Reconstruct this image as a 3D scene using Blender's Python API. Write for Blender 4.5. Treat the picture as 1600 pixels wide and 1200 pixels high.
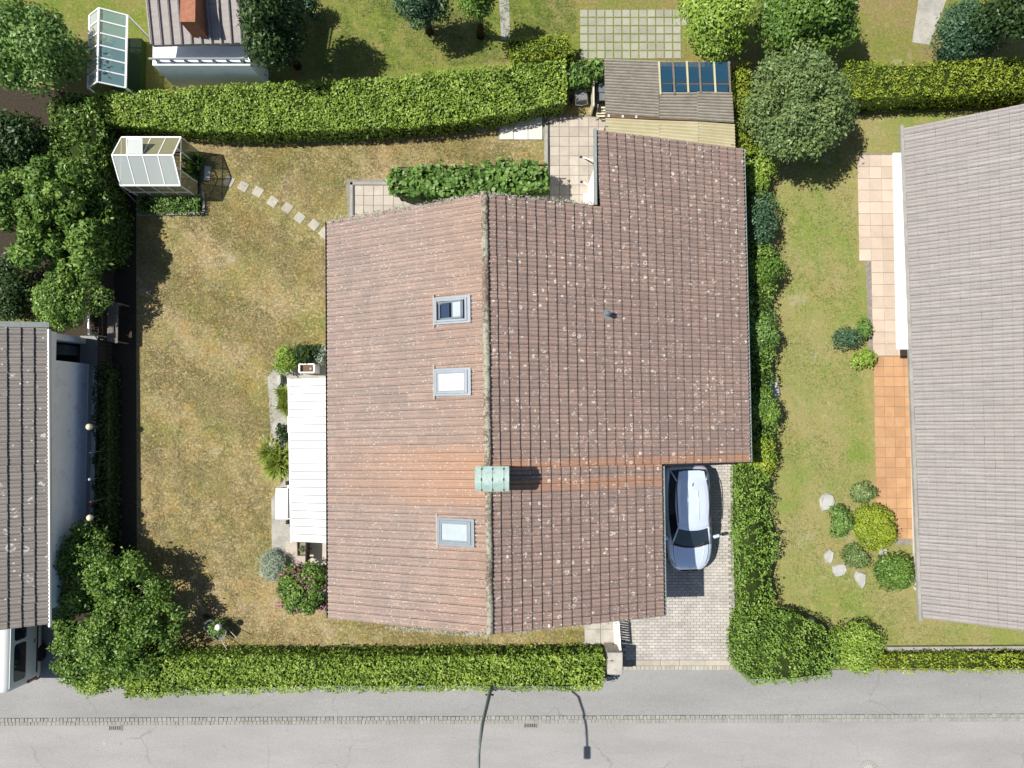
import bpy, math, random
import numpy as np
from mathutils import Vector, Matrix
for o in list(bpy.data.objects): bpy.data.objects.remove(o)
random.seed(7); RNG = np.random.default_rng(7)
S = bpy.context.scene
C = S.collection
# ------------------------------------------------------------------ camera, light, exposure
H = 28.5; F = 1067.0; TILT = math.radians(2.15)
cam_d = bpy.data.cameras.new('camera'); cam = bpy.data.objects.new('camera', cam_d); C.objects.link(cam)
cam.location = (0, 0, H); cam.rotation_euler = (TILT, 0, 0)
cam_d.sensor_width = 36; cam_d.lens = 36*F/1600; cam_d.clip_end = 3000; cam_d.clip_start = .1
S.camera = cam
SUN = Vector((-.64, .085, 1.0)).normalized()            # towards the sun
W = bpy.data.worlds.new('World'); S.world = W; W.use_nodes = True
wn = W.node_tree.nodes; wl = W.node_tree.links; wn.clear()
sky = wn.new('ShaderNodeTexSky'); sky.sky_type = 'NISHITA'; sky.sun_disc = False
sky.sun_elevation = math.asin(SUN.z); sky.sun_rotation = math.atan2(SUN.x, SUN.y)
bg = wn.new('ShaderNodeBackground'); bg.inputs[1].default_value = .068
wo = wn.new('ShaderNodeOutputWorld'); wl.new(sky.outputs[0], bg.inputs[0]); wl.new(bg.outputs[0], wo.inputs[0])
sd = bpy.data.lights.new('sun', 'SUN'); sd.energy = 4.6; sd.angle = math.radians(.5); sd.color = (1, .955, .88)
sun = bpy.data.objects.new('sun', sd); C.objects.link(sun); sun.location = SUN*60
sun.rotation_euler = (-SUN).to_track_quat('-Z', 'Y').to_euler()
S.render.engine = 'CYCLES'
S.render.resolution_x = 1024; S.render.resolution_y = 768
S.view_settings.view_transform = 'Standard'; S.view_settings.look = 'None'
S.view_settings.exposure = .66; S.view_settings.gamma = 1; S.view_settings.use_curve_mapping = False

_ct, _st = math.cos(TILT), math.sin(TILT)
def ray(px, py):
    x, y, z = px-800, -(py-600), -F
    return Vector((x, y*_ct - z*_st, y*_st + z*_ct))
def U(px, py, z=0.0):                                    # picture point at height z -> place in the world
    d = ray(px, py); t = (z-H)/d.z
    return Vector((d.x*t, d.y*t, z))
def UP(px, py, pl):                                      # ... on a plane (point, normal)
    d = ray(px, py); p0, n = pl
    t = (p0-Vector((0, 0, H))).dot(n)/d.dot(n)
    return Vector((0, 0, H)) + d*t
# ------------------------------------------------------------------ materials
class MB:
    def __init__(s, name, rough=.85, spec=.3, metal=0):
        s.m = bpy.data.materials.new(name); s.m.use_nodes = True
        s.N = s.m.node_tree.nodes; s.L = s.m.node_tree.links
        s.b = s.N['Principled BSDF']; s.b.inputs['Roughness'].default_value = rough
        s.b.inputs['Specular IOR Level'].default_value = spec; s.b.inputs['Metallic'].default_value = metal
        s._p = None
    def set(s, sock, v):
        if isinstance(v, bpy.types.NodeSocket): s.L.new(v, sock)
        elif isinstance(v, (tuple, list)) and len(v) == 3 and sock.type == 'RGBA': sock.default_value = (*v, 1)
        else: sock.default_value = v
    def pos(s, scale=(1, 1, 1), rot=0):
        g = s.N.new('ShaderNodeNewGeometry'); m = s.N.new('ShaderNodeMapping')
        s.L.new(g.outputs['Position'], m.inputs[0]); m.inputs['Scale'].default_value = scale
        m.inputs['Rotation'].default_value = (0, 0, rot)
        return m.outputs[0]
    def xyz(s):
        g = s.N.new('ShaderNodeNewGeometry'); n = s.N.new('ShaderNodeSeparateXYZ')
        s.L.new(g.outputs['Position'], n.inputs[0]); return n.outputs
    def noise(s, scale, detail=3, rough=.55, sc=(1, 1, 1), rot=0, dist=0):
        n = s.N.new('ShaderNodeTexNoise'); s.L.new(s.pos(sc, rot), n.inputs['Vector'])
        n.inputs['Scale'].default_value = scale; n.inputs['Detail'].default_value = detail
        n.inputs['Roughness'].default_value = rough; n.inputs['Distortion'].default_value = dist
        return n.outputs[0]
    def vor(s, scale, rand=1, sc=(1, 1, 1), feat='F1'):
        n = s.N.new('ShaderNodeTexVoronoi'); s.L.new(s.pos(sc), n.inputs['Vector']); n.feature = feat
        n.inputs['Scale'].default_value = scale; n.inputs['Randomness'].default_value = rand
        return n.outputs
    def ramp(s, v, a, b, lo=0., hi=1.):                  # clamp-remap
        n = s.N.new('ShaderNodeMapRange'); s.set(n.inputs[0], v)
        for i, k in enumerate((a, b, lo, hi)): n.inputs[1+i].default_value = k
        return n.outputs[0]
    def math(s, op, a, b=0.):
        n = s.N.new('ShaderNodeMath'); n.operation = op; s.set(n.inputs[0], a); s.set(n.inputs[1], b); return n.outputs[0]
    def mix(s, f, a, b, mode='MIX'):
        n = s.N.new('ShaderNodeMix'); n.data_type = 'RGBA'; n.blend_type = mode
        s.set(n.inputs[0], f); s.set(n.inputs[6], a); s.set(n.inputs[7], b); return n.outputs[2]
    def attr(s, name='tint'):
        n = s.N.new('ShaderNodeAttribute'); n.attribute_name = name; return n.outputs['Fac']
    def bump(s, h, strength=.3, dist=.02):
        n = s.N.new('ShaderNodeBump'); s.L.new(h, n.inputs['Height']); n.inputs['Strength'].default_value = strength
        n.inputs['Distance'].default_value = dist; s.L.new(n.outputs[0], s.b.inputs['Normal'])
    def col(s, c): s.set(s.b.inputs['Base Color'], c); return s
def plain(name, c, rough=.6, spec=.3, metal=0, var=.25, scale=6, dirt=None):
    k = MB(name, rough, spec, metal)
    lo = tuple(x*(1-var) for x in c); hi = tuple(min(1, x*(1+var*.6)) for x in c)
    cc = k.mix(k.ramp(k.noise(scale, 4, .65), .3, .7), lo, hi)
    if dirt: cc = k.mix(k.ramp(k.noise(scale*.5, 6, .7), .55, .72, 0, .8), cc, dirt)
    k.col(cc); return k.m
def tile_mat(name, base, warm, lich, lscale=3.3, stripes=False, lamt=1., tv=.85):
    k = MB(name, .8, .25)
    st = k.noise(3.2, 4, .6, sc=(.25, 3.5, .25)); st2 = k.noise(9, 3, .6, sc=(.18, 3, .2))
    c = k.mix(k.ramp(st, .32, .66), tuple(x*.72 for x in base), tuple(x*1.3 for x in base))
    c = k.mix(k.ramp(k.noise(.45, 4, .6), .42, .62, 0, .75), c, warm)
    c = k.mix(k.ramp(st2, .5, .75, 0, .55), c, tuple(x*.6 for x in base))
    t = k.attr()
    c = k.mix(tv, c, k.mix(t, (.78, .74, .74), (1.22, 1.17, 1.12)), 'MULTIPLY')
    c = k.mix(k.math('MULTIPLY', k.math('MULTIPLY', k.attr('dirt'), k.ramp(k.xyz()[0], -.9, -.7, .7, 1.) if stripes else 1.), k.ramp(k.noise(4, 3, .6), .2, .7, .55, 1.)), c, tuple(x*.30 for x in base))
    fine = k.noise(60, 3, .7); c = k.mix(k.ramp(fine, .3, .75), c, k.mix(.5, c, (.55, .5, .46)))
    if stripes:
        X, Y, Z = k.xyz()
        yn = k.math('ADD', Y, k.math('MULTIPLY', k.math('SUBTRACT', k.noise(2.2, 4, .6, sc=(.35, 3, .3)), .5), .55))
        def band(c0, w): return k.ramp(k.math('ABSOLUTE', k.math('SUBTRACT', yn, c0)), w, w*.55)
        be = k.math('MAXIMUM', band(Y_ST[0], .22), band(Y_ST[1], .25))
        be = k.math('MULTIPLY', be, k.ramp(X, -.9, -.6))
        bw = k.math('MULTIPLY', band(Y_ST[2], 1.25), k.math('MULTIPLY', k.ramp(X, -6.8, -1.0, .12, 1.), k.ramp(X, -.6, -.9)))
        near = k.math('MULTIPLY', k.ramp(X, -3.6, -1., 0, .24), k.ramp(X, -.6, -.9))
        m = k.math('MAXIMUM', k.math('MULTIPLY', be, .72), k.math('MAXIMUM', k.math('MULTIPLY', bw, .8), near))
        m = k.math('MULTIPLY', m, k.ramp(st, .25, .6, .55, 1.))
        c = k.mix(m, c, (.34, .18, .105))
        sp = k.math('MULTIPLY', k.ramp(k.noise(26, 4, .75), .56, .64, 0, .75), k.ramp(X, -.9, -1.2))
        c = k.mix(k.math('MULTIPLY', sp, k.ramp(k.noise(1.1, 3, .6), .38, .62, .15, 1.)), c, (.40, .36, .30))
        vv = k.vor(7.5); c = k.mix(k.math('MULTIPLY', k.ramp(vv[0], .16, .12), k.math('MULTIPLY', k.ramp(k.noise(.7, 2, .5), .5, .6), k.math('GREATER_THAN', k.xyz()[0], -.6))), c, (.06, .045, .03))
    if stripes: c = k.mix(k.ramp(X, -.7, -.9), c, k.mix(1, c, (1.08, 1.14, 1.15), 'MULTIPLY'))
    # lichen rings and dots
    v = k.vor(lscale); s2 = k.N.new('ShaderNodeSeparateColor'); k.L.new(v[1], s2.inputs[0])
    rad = k.ramp(s2.outputs[0], 0, 1, .10, .25)
    dd = k.math('ABSOLUTE', k.math('SUBTRACT', v[0], rad))
    ring = k.math('MULTIPLY', k.ramp(dd, .07, .03), k.ramp(k.noise(9, 2), .45, .55))
    blob = k.ramp(v[0], .07, .05)
    m = k.math('MULTIPLY', k.math('MAXIMUM', ring, blob), k.math('LESS_THAN', s2.outputs[1], k.math('MULTIPLY', k.ramp(k.noise(.45, 4, .7), .42, .62, .22, 1.15), lamt)))
    if stripes: m = k.math('MULTIPLY', m, k.ramp(X, -.9, -.7, .12, 1.))
    v2 = k.vor(lscale*3.1); s3 = k.N.new('ShaderNodeSeparateColor'); k.L.new(v2[1], s3.inputs[0])
    d2 = k.math('MULTIPLY', k.ramp(v2[0], .24, .15), k.math('LESS_THAN', s3.outputs[0], k.math('MULTIPLY', k.ramp(k.noise(.9, 3, .6), .35, .65, .12, .42), lamt)))
    c = k.mix(k.math('MULTIPLY', k.math('MAXIMUM', m, d2), .85), c, lich)
    k.col(c); k.bump(fine, .25, .01); return k.m
Y_ST = (U(900, 724, 5).y, U(900, 756, 5).y, U(700, 742, 5).y)
def leaf_mat(name, dark, mid, light, patch=.5, trans=.25, gloss=.45):
    k = MB(name, gloss, .35); t = k.attr()
    c = k.mix(k.ramp(t, 0, .5), dark, mid); c = k.mix(k.ramp(t, .5, 1), c, light)
    pn = k.ramp(k.noise(.8, 3, .6), .35, .68)
    c = k.mix(patch, c, k.mix(pn, (.62, .68, .62), (1.35, 1.22, 1.0)), 'MULTIPLY')
    pn2 = k.noise(2.6, 4, .7); c = k.mix(k.ramp(pn2, .54, .70, 0, patch), c, k.mix(1, c, (1.35, 1.12, .9), 'MULTIPLY')); c = k.mix(k.ramp(pn2, .46, .30, 0, patch), c, k.mix(1, c, (.60, .72, .75), 'MULTIPLY'))
    k.col(c)
    tr = k.N.new('ShaderNodeBsdfTranslucent'); k.set(tr.inputs[0], c)
    ms = k.N.new('ShaderNodeMixShader'); ms.inputs[0].default_value = trans
    out = k.N['Material Output']; k.L.new(k.b.outputs[0], ms.inputs[1]); k.L.new(tr.outputs[0], ms.inputs[2]); k.L.new(ms.outputs[0], out.inputs[0])
    return k.m
def lawn_mat(name, dry, green, yellow, amt=(.4, .62), soft=1.):
    k = MB(name, .95, .1)
    big = k.noise(.32, 4, .6, dist=.4); mid = k.noise(1.3, 5, .65); fin = k.noise(9, 5, .85); fin2 = k.noise(4, 4, .75); vf = k.noise(24, 3, .85)
    c = k.mix(k.ramp(big, amt[0], amt[1]), green, dry)
    c = k.mix(k.ramp(mid, .46, .66, 0, .6), c, yellow)
    c = k.mix(k.ramp(k.noise(2.4, 4, .7), .56, .7, 0, .65), c, tuple(x*1.3 for x in dry))
    c = k.mix(k.ramp(fin2, .50, .68, 0, .45), c, green)
    c = k.mix(k.ramp(fin, .53, .42, .0, .68*soft), c, k.mix(1, c, (.50, .52, .42), 'MULTIPLY'))
    c = k.mix(k.ramp(fin, .54, .66, .0, .8*soft), c, tuple(min(1, x*1.75) for x in dry))
    c = k.mix(k.ramp(vf, .52, .40, 0, .6*soft), c, k.mix(1, c, (.48, .5, .42), 'MULTIPLY'))
    c = k.mix(k.ramp(vf, .56, .66, 0, .5*soft), c, k.mix(1, c, (1.5, 1.45, 1.3), 'MULTIPLY'))
    c = k.mix(k.ramp(k.noise(.55, 5, .7, dist=.6), .52, .68, 0, .55), c, yellow)
    c = k.mix(k.ramp(k.noise(.8, 5, .7, sc=(1.2, 1, 1)), .56, .68, 0, .55), c, green)
    c = k.mix(k.ramp(k.noise(.7, 5, .6), .62, .74, 0, .5), c, (.34, .30, .23))
    k.col(c); k.bump(fin, .5, .03); return k.m
def asphalt(name, a, b):
    k = MB(name, .92, .2)
    c = k.mix(k.ramp(k.noise(.5, 5, .6, sc=(.35, 1.4, 1)), .35, .68), a, b)
    c = k.mix(k.ramp(k.noise(30, 4, .85), .36, .66), k.mix(1, c, (.72, .72, .72), 'MULTIPLY'), k.mix(1, c, (1.22, 1.22, 1.22), 'MULTIPLY'))
    c = k.mix(k.ramp(k.noise(2.2, 6, .7), .62, .72, 0, .3), c, tuple(x*.6 for x in a))
    ed = k.N.new('ShaderNodeTexVoronoi'); ed.feature = 'DISTANCE_TO_EDGE'; ed.inputs['Scale'].default_value = .32
    wv = k.N.new('ShaderNodeVectorMath'); wv.operation = 'ADD'; k.L.new(k.pos(), wv.inputs[0])
    nz = k.N.new('ShaderNodeTexNoise'); nz.inputs['Scale'].default_value = 1.1; nz.inputs['Detail'].default_value = 6; k.L.new(k.pos(), nz.inputs['Vector']); k.L.new(nz.outputs['Color'], wv.inputs[1]); k.L.new(wv.outputs[0], ed.inputs['Vector'])
    c = k.mix(k.math('MULTIPLY', k.ramp(ed.outputs[0], .012, .004), k.ramp(k.noise(.35, 2, .5), .5, .62, 0, .38)), c, (.12, .115, .11))
    c = k.mix(k.ramp(k.noise(3.1, 2, .5), .70, .76, 0, .3), c, (.15, .145, .14))
    c = k.mix(k.ramp(k.noise(11, 2, .5), .74, .78, 0, .5), c, (.42, .40, .38))
    k.col(c); k.bump(k.noise(70, 2, .8), .35, .01); return k.m
def slab_mat(name, c0, var=.16, spots=None, tile=True):
    k = MB(name, .9, .2)
    c = k.mix(k.ramp(k.noise(1.6, 5, .65), .3, .7), tuple(x*(1-var) for x in c0), tuple(x*(1+var*.7) for x in c0))
    c = k.mix(k.ramp(k.noise(38, 4, .8), .35, .7), k.mix(1, c, (.72, .71, .69), 'MULTIPLY'), c)
    if tile: c = k.mix(.7, c, k.mix(k.attr(), (.82, .8, .78), (1.12, 1.1, 1.1)), 'MULTIPLY')
    if spots: c = k.mix(k.ramp(k.noise(5, 6, .75), .54, .66, 0, .85), c, spots)
    k.col(c); k.bump(k.noise(38, 3, .8), .3, .01); return k.m
M = {}
M['tile'] = tile_mat('clay_brown_tile', (.154, .080, .057), (.195, .108, .076), (.66, .62, .56), 3.7, True, 1.25)
M['tile_grey'] = tile_mat('grey_tile', (.10, .094, .088), (.115, .105, .095), (.5, .5, .46), 1.7, False, .9)
M['tile_far'] = tile_mat('mauve_grey_tile', (.195, .183, .180), (.20, .184, .178), (.30, .285, .28), 2.2, False, .15, .3)
k = MB('ridge_lichen', .9, .15); c = k.mix(k.ramp(k.noise(5, 3, .6), .35, .65), (.085, .068, .052), (.17, .12, .09)); pt = k.ramp(k.noise(.55, 2, .5), .35, .6, .0, .16)
c = k.mix(k.math('GREATER_THAN', k.math('ADD', k.noise(8, 6, .8), pt), .60), c, (.27, .265, .205)); c = k.mix(k.ramp(k.noise(22, 3, .7), .6, .66), c, (.42, .42, .35)); k.col(c); M['ridge'] = k.m
k = MB('lichen_crust', .95, .1); k.col(k.mix(k.ramp(k.noise(9, 5, .7), .38, .56), (.12, .10, .08), (.36, .36, .29))); M['crust'] = k.m
M['wall'] = plain('white_render', (.88, .89, .90), .9, .2, var=.06, scale=3, dirt=(.5, .5, .48))
M['wall_cream'] = plain('cream_render', (.58, .55, .48), .9, .2, var=.08, scale=3)
M['gutter'] = plain('grey_gutter', (.20, .23, .22), .5, .4, var=.2, scale=9)
M['black'] = plain('black_metal', (.02, .02, .022), .5, .4, var=.2)
M['dark_steel'] = plain('dark_steel', (.05, .055, .06), .4, .5, .3)
M['white'] = plain('white_paint', (.80, .80, .79), .45, .4, var=.04, scale=4)
M['white_panel'] = plain('white_panel', (.52, .52, .51), .6, .2, var=.05, scale=2)
M['seam'] = plain('panel_seam', (.14, .14, .14), .5, .4, var=.05)
M['grey_frame'] = plain('grey_aluminium', (.13, .155, .18), .45, .5, .2, var=.1)
M['blind'] = plain('pale_blind', (.34, .39, .40), .15, .9, 0, var=.08, scale=3)
M['stick'] = plain('steel_stick', (.3, .3, .28), .4, .5, .4)
k = MB('verdigris_copper', .6, .4); c = k.mix(k.ramp(k.noise(6, 5, .7), .35, .65), (.25, .36, .31), (.36, .455, .44))
X, Y, Z = k.xyz(); c = k.mix(k.ramp(k.noise(16, 5, .8), .58, .66, 0, .8), c, (.20, .15, .08)); k.col(c); M['copper'] = k.m
M['rust'] = plain('rust', (.13, .08, .04), .9, .2)
k = MB('dark_glass', .06, .8); k.col((.012, .02, .028)); M['glass_dark'] = k.m
k = MB('navy_glass', .12, .7); k.col((.02, .035, .07)); M['glass_navy'] = k.m
def see_through(name, c, alpha, rough=.25):
    k = MB(name, rough, .5); k.col(c); k.b.inputs['Alpha'].default_value = alpha; return k.m
M['poly'] = see_through('polycarbonate', (.36, .40, .385), .8, .35)
M['poly_wall'] = see_through('polycarbonate_wall', (.30, .29, .17), .62, .3)
M['glass_roof'] = see_through('blue_tinted_sheet', (.02, .07, .12), .6, .12)
M['glass_pale'] = see_through('pale_tinted_sheet', (.20, .34, .36), .6, .2)
k = MB('silver_paint', .28, .5, .42); k.col((.70, .78, .90)); k.b.inputs['Coat Weight'].default_value = .6; k.b.inputs['Coat Roughness'].default_value = .08; M['car'] = k.m
k = MB('van_paint', .35, .5, .0); k.col((.60, .62, .60)); k.b.inputs['Coat Weight'].default_value = .5; M['van'] = k.m
M['rubber'] = plain('rubber', (.02, .02, .02), .85, .2)
M['rim'] = plain('alloy', (.4, .4, .42), .35, .5, .7)
k = MB('red_lens', .2, .6); k.col((.30, .02, .02)); M['red'] = k.m
k = MB('clear_lens', .1, .8); k.col((.35, .38, .42)); M['lens'] = k.m
M['wood_grey'] = plain('weathered_wood', (.15, .135, .115), .9, .2, var=.35, scale=14)
M['wood_brown'] = plain('brown_wood', (.14, .085, .05), .8, .2, var=.35, scale=14)
M['wood_dark'] = plain('dark_stained_wood', (.035, .03, .026), .8, .2, var=.4, scale=14)
k = MB('corrugated_grey', .85, .2); c = k.mix(k.ramp(k.noise(1.6, 5, .7), .35, .68), (.19, .17, .135), (.29, .27, .22))
c = k.mix(k.ramp(k.noise(9, 5, .75, sc=(.4, 2, 1)), .42, .66), c, (.32, .30, .26)); c = k.mix(k.ramp(k.noise(2.2, 3, .7), .62, .75, 0, .6), c, (.24, .25, .11)); c = k.mix(k.ramp(k.noise(7, 5, .7), .66, .7), c, (.05, .04, .03))
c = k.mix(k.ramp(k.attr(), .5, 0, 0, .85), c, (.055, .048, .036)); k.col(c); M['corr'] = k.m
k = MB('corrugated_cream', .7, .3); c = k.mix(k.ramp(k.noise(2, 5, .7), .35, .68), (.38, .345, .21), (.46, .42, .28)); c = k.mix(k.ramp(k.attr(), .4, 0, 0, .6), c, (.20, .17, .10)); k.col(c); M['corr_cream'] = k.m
M['concrete'] = slab_mat('speckled_concrete', (.42, .40, .36), .2, (.22, .20, .17), False)
M['edging'] = slab_mat('edging_concrete', (.34, .33, .30), .2, (.2, .19, .16), False)
M['terrace_pale'] = slab_mat('pale_terrace', (.66, .67, .68), .06, (.5, .5, .5), False)
M['slab_tan'] = slab_mat('tan_slab', (.46, .42, .36), .14)
M['slab_white'] = slab_mat('white_slab', (.66, .64, .60), .06)
M['slab_grey'] = slab_mat('grey_slab', (.30, .31, .31), .12)
M['slab_lichen'] = slab_mat('lichen_slab', (.42, .40, .34), .14, (.28, .26, .2))
M['paver'] = slab_mat('driveway_block', (.46, .44, .41), .2, (.36, .34, .31))
M['joint_light'] = plain('sett_joint', (.25, .245, .228), .95, .1, var=.25, scale=5)
M['joint'] = plain('joint_sand', (.22, .20, .175), .95, .1, var=.3, scale=8)
M['cobble'] = slab_mat('granite_sett', (.30, .298, .285), .10, (.27, .27, .24))
M['road'] = asphalt('road_asphalt', (.245, .240, .232), (.30, .294, .285))
M['walk'] = asphalt('footway_asphalt', (.215, .215, .21), (.265, .262, .255))
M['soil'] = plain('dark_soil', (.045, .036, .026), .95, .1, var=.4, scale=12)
M['gravel'] = slab_mat('pale_gravel', (.38, .37, .33), .25, (.2, .2, .16), False)
M['orange'] = slab_mat('orange_paving', (.48, .29, .16), .14)
M['pink'] = slab_mat('pink_paving', (.56, .47, .39), .08)
M['grasspave'] = slab_mat('grass_paver', (.33, .34, .27), .12)
M['lawn'] = lawn_mat('dry_lawn', (.305, .24, .14), (.17, .175, .05), (.28, .19, .065), (.34, .60))
M['lawn_n'] = lawn_mat('north_lawn', (.23, .17, .085), (.13, .17, .03), (.19, .18, .05), (.40, .66), .6)
M['lawn_e'] = lawn_mat('east_lawn', (.25, .22, .10), (.155, .205, .045), (.25, .21, .08), (.33, .58), .4)
M['leaf'] = leaf_mat('hedge_leaf', (.13, .22, .03), (.23, .35, .05), (.36, .48, .10), .32)
M['leaf_lime'] = leaf_mat('lime_leaf', (.15, .22, .02), (.24, .32, .028), (.32, .38, .05), .35)
M['leaf_tree'] = leaf_mat('tree_leaf', (.04, .09, .016), (.11, .21, .034), (.25, .38, .085), .5)
M['leaf_dark'] = leaf_mat('dark_leaf', (.016, .042, .012), (.034, .075, .018), (.06, .11, .028), .5)
M['leaf_vine'] = leaf_mat('vine_leaf', (.07, .14, .03), (.13, .25, .05), (.25, .37, .12), .3)
M['leaf_pale'] = leaf_mat('greygreen_leaf', (.09, .145, .05), (.15, .225, .075), (.24, .32, .13), .4)
M['leaf_palm'] = leaf_mat('strap_leaf', (.13, .20, .03), (.25, .33, .05), (.40, .45, .12), .3)
M['leaf_blue'] = leaf_mat('blue_green_needle', (.03, .075, .045), (.06, .13, .07), (.10, .18, .09), .4)
M['leaf_lav'] = leaf_mat('lavender_leaf', (.22, .28, .21), (.32, .39, .30), (.42, .48, .39), .3)
M['leaf_soft'] = leaf_mat('garden_leaf', (.11, .20, .03), (.18, .31, .048), (.28, .41, .09), .35)
M['blossom'] = leaf_mat('pink_blossom', (.24, .07, .11), (.36, .14, .19), (.46, .27, .31), .1)
M['core'] = plain('hedge_twigs', (.03, .045, .012), .95, .05, var=.4)
M['bark'] = plain('bark', (.06, .045, .033), .95, .1, var=.35, scale=14)
M['grass'] = leaf_mat('grass_blade', (.11, .12, .03), (.21, .175, .08), (.32, .27, .15), .5, .2, .8)
M['grass_green'] = leaf_mat('green_blade', (.07, .13, .02), (.12, .19, .035), (.2, .25, .06), .5, .2, .8)
M['globe'] = plain('cream_globe', (.72, .66, .42), .25, .6, var=.05)
M['white_globe'] = plain('white_globe', (.8, .8, .76), .25, .6, var=.05)
M['glassball'] = plain('glass_ball', (.45, .55, .6), .1, .8)
M['blue'] = plain('blue_plastic', (.035, .12, .22), .5, .4, var=.6, scale=1.5)
M['grey_fabric'] = plain('grey_cover', (.14, .15, .155), .7, .3, var=.2)
M['cream'] = plain('cream_plastic', (.55, .50, .38), .6, .3)
M['rock'] = slab_mat('pale_rock', (.42, .42, .40), .2, (.26, .26, .24), False)
M['terracotta'] = plain('terracotta', (.30, .13, .08), .85, .2)
# ------------------------------------------------------------------ geometry helpers
WLOC = {}
def wl_of(o): return WLOC.get(o.name, Vector((0, 0, 0))) if o else None
def thing(name, label, cat, loc, group=None, kind=None):
    o = bpy.data.objects.new(name, None); C.objects.link(o); o.location = loc; o.empty_display_size = .2
    WLOC[o.name] = Vector(loc); return tag(o, label, cat, group, kind)
def tag(o, label=None, cat=None, group=None, kind=None):
    if label: o['label'] = label
    if cat: o['category'] = cat
    if group: o['group'] = group
    if kind: o['kind'] = kind
    return o
class G:
    def __init__(s): s.v = []; s.f = []; s.m = []; s.t = []
    def add(s, vs, fs, m=0, t=.5):
        b = len(s.v); s.v += [tuple(v) for v in vs]; s.t += [t]*len(vs)
        for f in fs: s.f.append(tuple(b+i for i in f)); s.m.append(m)
        return s
    def quad(s, a, b, c, d, m=0, t=.5): return s.add([a, b, c, d], [(0, 1, 2, 3)], m, t)
    def prism(s, pts, z0, z1, m=0, t=.5, bevel=0):
        n = len(pts); P = [(p[0], p[1]) for p in pts]
        if sum(P[i][0]*P[(i+1) % n][1]-P[(i+1) % n][0]*P[i][1] for i in range(n)) < 0: P = P[::-1]
        if bevel:
            cx = sum(p[0] for p in P)/n; cy = sum(p[1] for p in P)/n
            Q = []
            for p in P:
                d = math.hypot(p[0]-cx, p[1]-cy); k = max(.1, 1-bevel*1.4/d); Q.append((cx+(p[0]-cx)*k, cy+(p[1]-cy)*k))
            vs = [(*p, z0) for p in P]+[(*p, z1-bevel) for p in P]+[(*p, z1) for p in Q]
            fs = [(i, (i+1) % n, n+(i+1) % n, n+i) for i in range(n)]+[(n+i, n+(i+1) % n, 2*n+(i+1) % n, 2*n+i) for i in range(n)]+[tuple(range(2*n, 3*n))]
            return s.add(vs, fs, m, t)
        vs = [(*p, z0) for p in P]+[(*p, z1) for p in P]
        return s.add(vs, [tuple(range(n, 2*n)), tuple(range(n))[::-1]]+[(i, (i+1) % n, n+(i+1) % n, n+i) for i in range(n)], m, t)
    def box(s, c, d, rz=0, m=0, t=.5, mat=None):
        x, y, z = d[0]/2, d[1]/2, d[2]/2
        vs = [Vector((a*x, b*y, e*z)) for e in (-1, 1) for a, b in ((-1, -1), (1, -1), (1, 1), (-1, 1))]
        R = (mat if mat is not None else Matrix.Rotation(rz, 3, 'Z'))
        vs = [R @ v + Vector(c) for v in vs]
        return s.add(vs, [(3, 2, 1, 0), (4, 5, 6, 7), (0, 1, 5, 4), (1, 2, 6, 5), (2, 3, 7, 6), (3, 0, 4, 7)], m, t)
    def beam(s, a, b, w, h, m=0, t=.5):                 # box between two points
        a, b = Vector(a), Vector(b); d = b-a; L = d.length; x = d.normalized()
        up = Vector((0, 0, 1)) if abs(x.z) < .95 else Vector((1, 0, 0))
        y = up.cross(x).normalized(); z = x.cross(y)
        return s.box((a+b)/2, (L, w, h), m=m, t=t, mat=Matrix((x, y, z)).transposed())
    def path(s, pts, rad, n=8, m=0, t=.5, caps=True):
        pts = [Vector(p) for p in pts]; K = len(pts)
        if not hasattr(rad, '__len__'): rad = [rad]*K
        vs = []
        for i, p in enumerate(pts):
            d = (pts[min(i+1, K-1)]-pts[max(i-1, 0)]).normalized()
            up = Vector((0, 0, 1)) if abs(d.z) < .9 else Vector((1, 0, 0))
            a = d.cross(up).normalized(); b = a.cross(d)
            vs += [p+(a*math.cos(q)+b*math.sin(q))*rad[i] for q in [2*math.pi*j/n for j in range(n)]]
        fs = [(i*n+j, i*n+(j+1) % n, (i+1)*n+(j+1) % n, (i+1)*n+j) for i in range(K-1) for j in range(n)]
        if caps: fs += [tuple(range(n)), tuple(range((K-1)*n, K*n))]
        return s.add(vs, fs, m, t)
    def lathe(s, c, prof, n=16, m=0, t=.5):             # prof = (r, z) from bottom to top
        c = Vector(c); vs = []
        for r, z in prof: vs += [c+Vector((r*math.cos(q), r*math.sin(q), z)) for q in [2*math.pi*j/n for j in range(n)]]
        K = len(prof)
        return s.add(vs, [(i*n+j, i*n+(j+1) % n, (i+1)*n+(j+1) % n, (i+1)*n+j) for i in range(K-1) for j in range(n)]+[tuple(range((K-1)*n, K*n)), tuple(range(n))[::-1]], m, t)
    def ball(s, c, r, n=12, m=0, sz=1):
        return s.lathe(c, [(r*math.cos(a)+1e-4, r*sz*math.sin(a)) for a in [math.pi*(i/8-.5) for i in range(9)]], n, m)
    def build(s, name, mats, parent=None, smooth=False, recalc=True, origin=None):
        if not isinstance(mats, (list, tuple)): mats = [mats]
        if parent is not None: off = wl_of(parent)
        else:
            A = np.array(s.v); off = Vector(origin) if origin else Vector(((A[:, 0].min()+A[:, 0].max())/2, (A[:, 1].min()+A[:, 1].max())/2, A[:, 2].min()))
        me = bpy.data.meshes.new(name); me.from_pydata([(v[0]-off.x, v[1]-off.y, v[2]-off.z) for v in s.v], [], s.f)
        for mm in mats: me.materials.append(mm)
        me.polygons.foreach_set('material_index', s.m)
        at = me.attributes.new('tint', 'FLOAT', 'POINT'); at.data.foreach_set('value', s.t)
        if recalc:
            import bmesh
            bm = bmesh.new(); bm.from_mesh(me); bmesh.ops.recalc_face_normals(bm, faces=bm.faces); bm.to_mesh(me); bm.free()
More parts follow.
